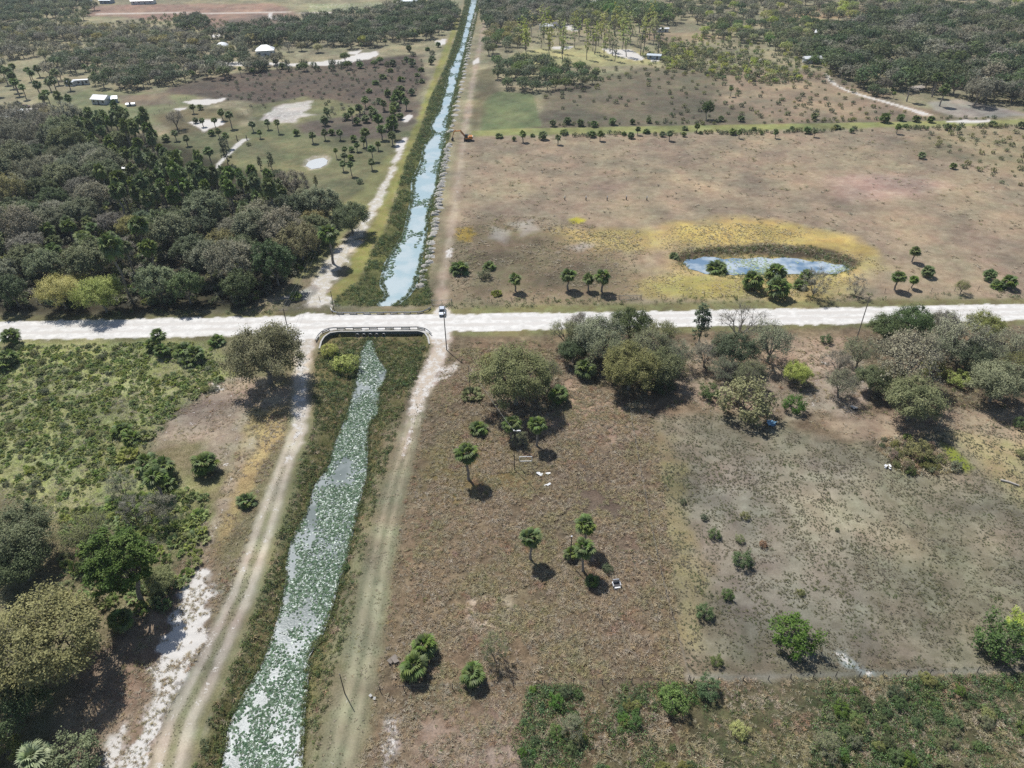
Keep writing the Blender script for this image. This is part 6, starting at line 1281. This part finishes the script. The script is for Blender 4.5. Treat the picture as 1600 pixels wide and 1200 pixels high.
def guardrail(px, label, side):
    path = smooth_path(px, 34); c = path[len(path) // 2].copy(); root = empty('guard_rail', c); n = len(path)
    pm = MB().box((0, 0, .35), (.16, .16, .8)).mesh('post', M_WOOD)
    for i in range(0, n, 2):
        o = link('post', pm, root); o.location = path[i] - c
    prof = [(-.04, .78), (.05, .72), (-.02, .62), (.05, .52), (-.04, .46)]
    for i in range(0, n - 1, 2):
        j = min(i + 2, n - 1); vs = []; fs = []
        seg = path[i:j + 1]
        for p in seg:
            k = path.index(p); t = (path[min(k + 1, n - 1)] - path[max(k - 1, 0)]).normalized(); nn = Vector((t.y, -t.x, 0)) * side
            for o_, z in prof: vs.append(p - c + nn * (.12 + o_) + Vector((0, 0, z)))
        for a in range(len(seg) - 1):
            for k in range(4): fs.append((a * 5 + k, a * 5 + k + 1, a * 5 + 6 + k, a * 5 + 5 + k))
        o = MB().add(vs, fs).build('rail', M_METAL if (i // 2) % 2 else M_CONC, root)
        # alternate bays carry a dark rubbing block behind the rail
        if (i // 2) % 2 == 0:
            q = (path[i] + path[j]) / 2 - c; t = (path[j] - path[i]); MB().box(q + Vector((0, 0, .42)), (t.length * .9, .2, .4), rz=math.atan2(t.y, t.x)).build('backing_block', M_METAL, root)
    tag(root, label, 'guard rail')
guardrail([(517, 483), (519, 488), (525, 490.5), (540, 491), (600, 490.5), (655, 490), (666, 487), (673, 482)], 'steel guard rail on the north edge of the culvert', 1)
guardrail([(494, 534), (498, 526), (506, 519), (516, 515.5), (530, 515), (600, 514.5), (655, 514), (666, 517), (674, 524)], 'steel guard rail with curved ends on the south edge of the culvert', -1)

# ------------------------------------------------------------------ parked car, facing south
def car(px, py, rz, paint, label):
    b = P(px, py); root = empty('parked_car', (b[0], b[1], .02), rz)     # nose along -y
    prof = [(-2.35, .35), (-2.42, .62), (-2.3, .80), (-1.25, .98), (-.45, 1.0), (.95, 1.02), (2.2, 1.02), (2.38, .8), (2.4, .42), (2.25, .3), (-2.2, .28)]
    body = MB(); M_ = Matrix(((0, 1, 0), (1, 0, 0), (0, 0, 1)))
    n = len(prof); vs = []
    for x, k in ((-.93, .94), (-.86, 1.0), (.86, 1.0), (.93, .94)):
        for y, z in prof: vs.append((x, y * (k if abs(x) > .9 else 1), z if abs(x) < .9 else .3 + (z - .3) * .9))
    fs = [tuple(range(n))] + [tuple(range(4 * n - 1, 3 * n - 1, -1))]
    for s in range(3):
        for i in range(n): fs.append((s * n + i, (s + 1) * n + i, (s + 1) * n + (i + 1) % n, s * n + (i + 1) % n))
    body.add(vs, fs).build('body', paint, root)
    def frus(z0, z1, x0, x1, y0, y1, y2, y3): return [(-x0, y0, z0), (x0, y0, z0), (x0, y1, z0), (-x0, y1, z0), (-x1, y2, z1), (x1, y2, z1), (x1, y3, z1), (-x1, y3, z1)]
    bf = [(3, 2, 1, 0), (4, 5, 6, 7), (0, 1, 5, 4), (1, 2, 6, 5), (2, 3, 7, 6), (3, 0, 4, 7)]
    MB().add(frus(1.0, 1.46, .84, .66, -1.2, 2.0, -.35, 1.5), bf).build('window_band', M_GLASS, root)
    MB().add(frus(1.462, 1.52, .66, .60, -.35, 1.5, -.25, 1.4), bf).build('roof', paint, root)
    for x in (-1, 1):
        for y in (-1.5, 1.45):
            w_ = MB().tube([(x * .72, y, .34), (x * .95, y, .34)], .34, 14).build('wheel', M_RUB, root)
            MB().tube([(x * .955, y, .34), (x * .97, y, .34)], .2, 10).build('rim', M_METAL, w_)
        MB().box((x * .64, -2.36, .68), (.38, .14, .16)).build('headlight', M_GLASS, root)
        MB().box((x * .70, 2.38, .8), (.3, .08, .2)).build('tail_light', M_RED, root)
        MB().box((x * 1.0, -.75, 1.05), (.2, .12, .14)).build('mirror', paint, root)
        MB().add([(x * .8, -.95, 1.06), (x * .7, -.4, 1.44), (x * .72, -.28, 1.44), (x * .83, -.8, 1.06)], [(0, 1, 2, 3)]).build('pillar', paint, root)
    MB().box((0, -2.42, .5), (1.2, .06, .2)).build('grille', M_DARK, root)
    tag(root, label, 'car'); return root
car(691, 489, R(4), M_SILVER, 'silver white car parked on the road edge in front of the chain link gate')
v = car(28, 163, R(80), simple('black_car_paint', (.03, .03, .035), .3), 'dark car parked by the western house, outer of two')
v = car(41, 168, R(85), simple('dark_red_car_paint', (.08, .03, .03), .3), 'dark car parked by the western house, nearer the palms')

# ------------------------------------------------------------------ excavator on the canal bank
def excavator():
    b = P(731, 219.5); root = empty('excavator', (b[0], b[1], .05), R(2))     # boom along -x
    for y in (-1.15, 1.15):
        prof = [(-1.9, .25), (-1.6, .0), (1.6, .0), (1.9, .25), (1.9, .65), (1.6, .85), (-1.6, .85), (-1.9, .65)]
        tr = MB().extr(prof, y - .3, y + .3).build('track', M_RUB, root)
        for x in (-1.4, -.7, 0, .7, 1.4): MB().tube([(x, y - .33, .42), (x, y + .33, .42)], .24, 8).build('roller', M_DARK, tr)
    MB().box((0, 0, .75), (1.8, 1.9, .4)).build('undercarriage', M_DARK, root)
    MB().extr([(-1.3, .98), (2.2, .98), (2.45, 1.3), (2.35, 2.1), (.7, 2.25), (.5, 1.6), (-1.3, 1.5)], -1.35, 1.35).build('house', M_ORANGE, root)
    MB().box((2.3, 0, 1.5), (.5, 2.5, 1.0)).build('counterweight', M_WHITE, root)
    cab = MB().extr([(-1.6, 1.52), (.1, 1.62), (.1, 3.05), (-1.2, 3.05), (-1.6, 2.3)], -1.3, -.25).build('cab', M_GLASS, root)
    MB().box((-.55, -.78, 3.1), (1.4, 1.15, .1)).build('cab_roof', M_DARK, cab)
    MB().tube([(1.1, .6, 2.2), (1.1, .6, 2.9)], .07, 6).build('exhaust', M_DARK, root)
    def beam(pts, w_): 
        mb = MB()
        for y in (0,):
            pass
        return mb.tube(pts, w_, 4)
    bm_ = beam([(-1.0, .3, 1.6), (-3.3, .3, 4.6), (-6.2, .3, 4.4)], [.35, .42, .26]).build('boom', M_ORANGE, root)
    MB().tube([(-1.3, .3, 1.5), (-3.4, .3, 3.9)], .1, 6).build('hydraulic_ram', M_METAL, bm_)
    st = beam([(-5.7, .3, 4.9), (-6.4, .3, 4.2), (-7.4, .3, 1.4)], [.2, .28, .18]).build('stick', M_ORANGE, root)
    MB().extr([(-7.5, 1.4), (-7.1, 1.5), (-6.7, .9), (-6.9, .35), (-7.5, .2), (-8.1, .5), (-7.9, .7)], -.35, .95).build('bucket', M_DARK, root)
    tag(root, 'orange tracked excavator with its boom reaching towards the canal', 'excavator')
excavator()

# ------------------------------------------------------------------ dredged sand heaps along the canal
rr = random.Random(5)
def heap_mesh(seed):
    r = np.random.default_rng(seed); nr, ns = 5, 11; v = [(0, 0, 1.0)]; f3 = []; f4 = []
    for i in range(1, nr + 1):
        for k in range(ns):
            a = 2 * math.pi * k / ns; q = i / nr; rad = q * (1 + .22 * r.normal() * q); v.append((rad * math.cos(a), rad * math.sin(a), (1 - q) ** .8 * (1 + .15 * r.normal()) - (.12 if i == nr else 0)))
    for k in range(ns): f3.append((0, 1 + k, 1 + (k + 1) % ns))
    for i in range(nr - 1):
        for k in range(ns): f4.append((1 + i * ns + k, 1 + (i + 1) * ns + k, 1 + (i + 1) * ns + (k + 1) % ns, 1 + i * ns + (k + 1) % ns))
    return mesh_np('heap', np.array(v), [np.array(f3), np.array(f4)], [M_SANDM], None, None, True)
HEAPS = [heap_mesh(s) for s in range(6)]
sp = PL([(657, 445), (672, 400), (677, 362), (686, 307), (692, 275), (698, 240), (701, 226)]); sp2 = PL([(705, 205), (709, 185), (717, 150), (725, 117), (731, 85), (737, 52), (744, 20)])
nh = 0
for line, n in ((sp, 44), (sp2, 40)):
    s = np.concatenate([[0], np.cumsum(np.linalg.norm(np.diff(line, axis=0), axis=1))])
    for t in np.linspace(0, s[-1], n):
        nh += 1; t += rr.uniform(-.8, .8)
        x = np.interp(t, s, line[:, 0]) + rr.uniform(-.5, .5); y = np.interp(t, s, line[:, 1])
        o = link('sand_heap', HEAPS[rr.randrange(6)]); k = 1.0 if line is sp else 1.7
        o.location = (x, y, gz(x, y) - .05); o.scale = (rr.uniform(1.5, 2.2), rr.uniform(.9, 1.5) * k, rr.uniform(.6, 1.15)); o.rotation_euler = (0, 0, rr.uniform(-.3, .3))
        tag(o, 'grey white heap of dredged sand along the canal, %s from the road' % ordw(nh - 1), 'sand heap', 'dredged heaps along the canal')

# ------------------------------------------------------------------ small things in the lot
def tube_rect(px0, py_top, px1, h, zb, label):
    a = P(px0, py_top); 
    root = empty('pipe_frame', (a[0], a[1], 0)); w_ = P(px1, py_top)[0] - a[0]
    f = MB()
    for z in (zb, zb + h): f.tube([(-.04, 0, z), (w_ + .04, 0, z)], .08, 6)
    for x in (0, w_): f.tube([(x, 0, zb), (x, 0, zb + h)], .1, 6)
    f.build('frame', M_WHITE, root)
    for x in (0, w_): MB().tube([(x, 0, -.2), (x, 0, zb)], .045, 6).build('leg', M_METAL, root)
    tag(root, label, 'frame')
tube_rect(812, 733, 831, 1.25, 2.3, 'white rectangular pipe frame on thin legs east of the lamp pole')
def debris(px, py, n, label, name='scrap_panel', size=.9, mat=M_WHITE):
    b = P(px, py); root = empty(name, (b[0], b[1], .12)); r = random.Random(int(px + py))
    for i in range(n):
        M_ = Matrix.Rotation(r.uniform(0, 3), 3, 'Z') @ Matrix.Rotation(r.uniform(-.35, .35), 3, 'X') @ Matrix.Rotation(r.uniform(-.3, .3), 3, 'Y')
        MB().box((r.uniform(-.6, .6), r.uniform(-.35, .35), .1 + .12 * i), (size * r.uniform(.7, 1.3), size * r.uniform(.3, .7), .04), M=M_).build('panel', mat, root)
    tag(root, label, 'debris')
debris(842, 741, 3, 'white scrap panels in the grass, western of the upper pair')
debris(858, 740, 2, 'white scrap panels in the grass, eastern of the upper pair', size=.7)
debris(855, 759, 2, 'white scrap panel in the grass below the upper pair')
debris(1387, 731, 4, 'white rubble at the west end of the brush pile', 'rubble', .8)
debris(1335, 638, 4, 'grey heap of rubbish beside the eastern trees', 'rubbish_heap', 1.2, M_METAL)
debris(1205, 663, 4, 'blue grey tarp and boards at the foot of the large bush', 'tarp', 1.9, M_TARP)
debris(614, 1034, 4, 'loose grey boards beside the two big round palms', 'board_stack', 1.5, M_WOOD)
debris(580, 1090, 2, 'pale scrap lying on the east track near the black post', 'scrap_panel', .6, M_CONC)
b = P(963, 916); root = empty('discarded_armchair', (b[0], b[1], 0), R(8))
MB().box((0, 0, .35), (1.15, 1.0, .4)).build('seat', M_DARK, root); MB().box((0, .48, .85), (1.15, .22, .85), M=Matrix.Rotation(-.2, 3, 'X')).build('backrest', M_METAL, root)
for x in (-.66, .66): MB().box((x, 0, .45), (.18, 1.0, .72)).build('arm', M_METAL, root)
MB().box((0, -.62, .25), (1.1, .3, .5)).build('footrest', M_WHITE, root)
tag(root, 'grey and white discarded armchair right of the small palms in the lot', 'armchair')
a = P(1563, 751); c = P(1592, 760); d = Vector(c - a); root = empty('fallen_log', (a[0], a[1], .22))
MB().tube([(0, 0, 0), d * .5 + Vector((0, .15, .03)), d], [.24, .21, .15], 9).build('stem', simple('pale_log', (.45, .41, .36), .9), root)
MB().tube([d * .35, d * .35 + Vector((.5, .5, .35))], [.08, .03], 5).build('branch_stub', M_WOOD, root)
tag(root, 'pale fallen log lying in the grey field at the right', 'log')
# white-topped stakes in the pasture
for i, (x, y) in enumerate(((882.5, 313), (915.5, 313), (948.5, 313), (978.5, 312), (1010.5, 313))):
    b = P(x, y); root = empty('stake', (b[0], b[1], 0)); MB().tube([(0, 0, -.2), (0, 0, 1.15)], .2, 7).build('post', M_DARK, root); MB().tube([(0, 0, 1.15), (0, 0, 1.75)], [.22, .14], 7).build('cap', M_WHITE, root)
    tag(root, 'white topped dark stake in the wide pasture, %s from the canal' % ORD[i], 'stake', 'row of stakes in the pasture')

# ------------------------------------------------------------------ far houses and campers
def house(px, py, w_, d_, h, rise, rz, wall, roof, label, kind='gable', cat='house', name='house', nwin=3, overhang=.5):
    b = P(px, py); root = empty(name, (b[0], b[1], 0), R(rz)); hw, hd = w_ / 2, d_ / 2
    if kind == 'arch':
        prof = [(-hw, 0)] + [(-hw * math.cos(math.pi * i / 10), h * .45 + (h * .55 + rise) * math.sin(math.pi * i / 10)) for i in range(11)] + [(hw, 0)]
        MB().extr(prof, -hd, hd).build('shell', roof, root)
        MB().box((0, -hd - .03, h * .35), (w_ * .5, .05, h * .7)).build('door', M_DARK, root)
    else:
        MB().box((0, 0, h / 2), (w_, d_, h)).build('wall', wall, root)
        o = overhang
        if kind == 'gable':
            MB().add([(-hw - o, -hd - o, h), (hw + o, -hd - o, h), (hw + o, hd + o, h), (-hw - o, hd + o, h), (-hw - o, 0, h + rise), (hw + o, 0, h + rise)], [(0, 1, 5, 4), (2, 3, 4, 5), (0, 4, 3), (1, 2, 5), (3, 2, 1, 0)]).build('roof', roof, root)
        else:
            k = min(hw, hd) * .9
            MB().add([(-hw - o, -hd - o, h), (hw + o, -hd - o, h), (hw + o, hd + o, h), (-hw - o, hd + o, h), (-hw + k, 0, h + rise), (hw - k, 0, h + rise)], [(0, 1, 5, 4), (2, 3, 4, 5), (0, 4, 3), (1, 2, 5), (3, 2, 1, 0)]).build('roof', roof, root)
        for i in range(nwin):
            x = -hw + w_ * (i + .5) / nwin
            if i == nwin // 2: MB().box((x, -hd - .03, 1.05), (1.0, .05, 2.1)).build('door', M_DARK, root)
            else:
                q = MB().box((x, -hd - .03, h * .55), (1.3, .05, 1.1)).build('window', M_GLASS, root)
                MB().box((x, -hd - .06, h * .55 - .62), (1.5, .08, .1)).build('sill', M_WHITE, q)
    tag(root, label, cat); return root
house(347, 79, 9.5, 12, 3.2, 1.6, 8, M_SIDE, M_ROOFW, 'white arched barn with a dark doorway in the far wood', 'arch', 'barn', 'arched_barn')
house(416, 87, 12, 9, 4.2, 3.0, 12, M_SIDE, M_ROOFW, 'white two storey house with hipped roof at the sandy loop', 'hip')
house(161, 161, 9, 6.5, 2.8, 1.8, -15, M_SIDE, M_ROOFW, 'white gabled house on the far lawn')
house(177, 160, 5, 4, 2.4, 1.2, 20, M_SIDEB, M_ROOFG, 'blue grey shed beside the white gabled house', cat='shed', name='shed', nwin=1)
house(128, 132, 9, 2.8, 2.9, .15, 12, M_SIDE, M_ROOFW, 'white camper trailer parked under the dark wood', cat='camper', name='camper', nwin=4, overhang=.05)
house(111, 134, 6, 2.6, 2.6, .15, -12, M_SIDE, M_ROOFG, 'smaller pale camper beside the white trailer', cat='camper', name='camper', nwin=3, overhang=.05)
house(8, 190, 13, 9, 3.0, 2.2, -14, M_SIDEB, M_ROOFG, 'blue grey house with metal roof at the left edge of the photo')
house(30, 182, 6, 5, 2.6, 1.2, 30, M_SIDEB, M_ROOFG, 'metal roofed garage beside the blue grey house', cat='garage', name='garage', nwin=1)
house(203, 270, 5.5, 2.6, 2.5, .12, 15, M_SIDE, M_ROOFW, 'white trailer half hidden in the wood clearing, rear', cat='trailer', name='trailer', nwin=2, overhang=.05)
house(187, 288, 5, 2.6, 2.4, .12, 25, M_SIDE, M_ROOFW, 'white trailer half hidden in the wood clearing, front', cat='trailer', name='trailer', nwin=2, overhang=.05)
house(205, 165, 4, 3, 1.2, .4, 10, M_SIDE, M_ROOFW, 'low white trough shed on the far lawn', cat='shed', name='shed', nwin=1)
house(1285, 57, 11, 7, 3.0, 1.8, -25, M_SIDE, M_ROOFW, 'white roofed house at the edge of the far eastern wood')
house(1363, 46, 10, 6, 3.0, 1.4, 10, M_SIDE, M_ROOFW, 'white roof showing among the far eastern oaks, rear')
house(1268, 98, 11, 5, 3.0, 1.2, 4, M_SIDE, M_ROOFW, 'long white roof beside the far eastern green trees')
house(1395, 52, 8, 5, 2.8, 1.2, 6, M_SIDE, M_ROOFD, 'brown roof showing among the far eastern oaks', nwin=2)
house(853, 47, 9, 7, 3.2, 1.8, 20, M_SIDE, M_ROOFW, 'white house between dark oaks right of the far canal')
house(872, 43, 8, 6, 2.8, 1.4, -8, M_SIDE, M_ROOFD, 'pale walled house beside the far dark oaks', nwin=2)
house(1022, 92, 9, 4, 2.5, .8, -20, M_SIDEB, M_ROOFG, 'blue roofed shed at the tall young trees', cat='shed', name='shed', nwin=2)
house(1035, 50, 9, 3, 2.6, .6, 0, M_SIDE, M_ROOFW, 'small white shed below the bright green tree row', cat='shed', name='shed', nwin=2)
house(640, 7, 16, 8, 3.4, 1.8, 5, M_SIDE, M_ROOFG, 'grey farm building at the top of the photo near the canal')
house(704, 21, 6, 4, 3.0, 1.2, 0, M_SIDE, M_ROOFW, 'white hut at the north end of the canal track', nwin=1)
house(225, 6, 22, 9, 3.4, 2.0, 4, M_SIDE, M_ROOFW, 'wide white farm shed at the top left of the photo', cat='shed', name='shed', nwin=4)
house(135, 3, 10, 7, 3.2, 2.0, 4, M_SIDE, M_ROOFD, 'dark roofed house at the top left of the photo')
house(168, 5, 12, 8, 3.2, 2.0, -6, M_SIDEB, M_ROOFG, 'grey blue roofed house at the top left, beside the dark roofed one')
house(925, 10, 18, 8, 3.2, 1.6, 3, M_SIDE, M_ROOFW, 'white roofed barn at the top centre of the photo', cat='barn', name='barn')

# ------------------------------------------------------------------ the air between: a thin even haze
def haze(density):
    m_, t = mat_new('air'); pv = N(t, 'ShaderNodeVolumePrincipled'); o = N(t, 'ShaderNodeOutputMaterial'); t.links.new(pv.outputs[0], o.inputs['Volume'])
    pv.inputs['Color'].default_value = (.80, .90, 1.0, 1); pv.inputs['Density'].default_value = density; pv.inputs['Anisotropy'].default_value = .2
    o = MB().box((0, 0, 54), (12400, 17000, 116)).build('haze', m_); tag(o, 'thin haze in the air', 'haze', None, 'stuff')
haze(.00010)
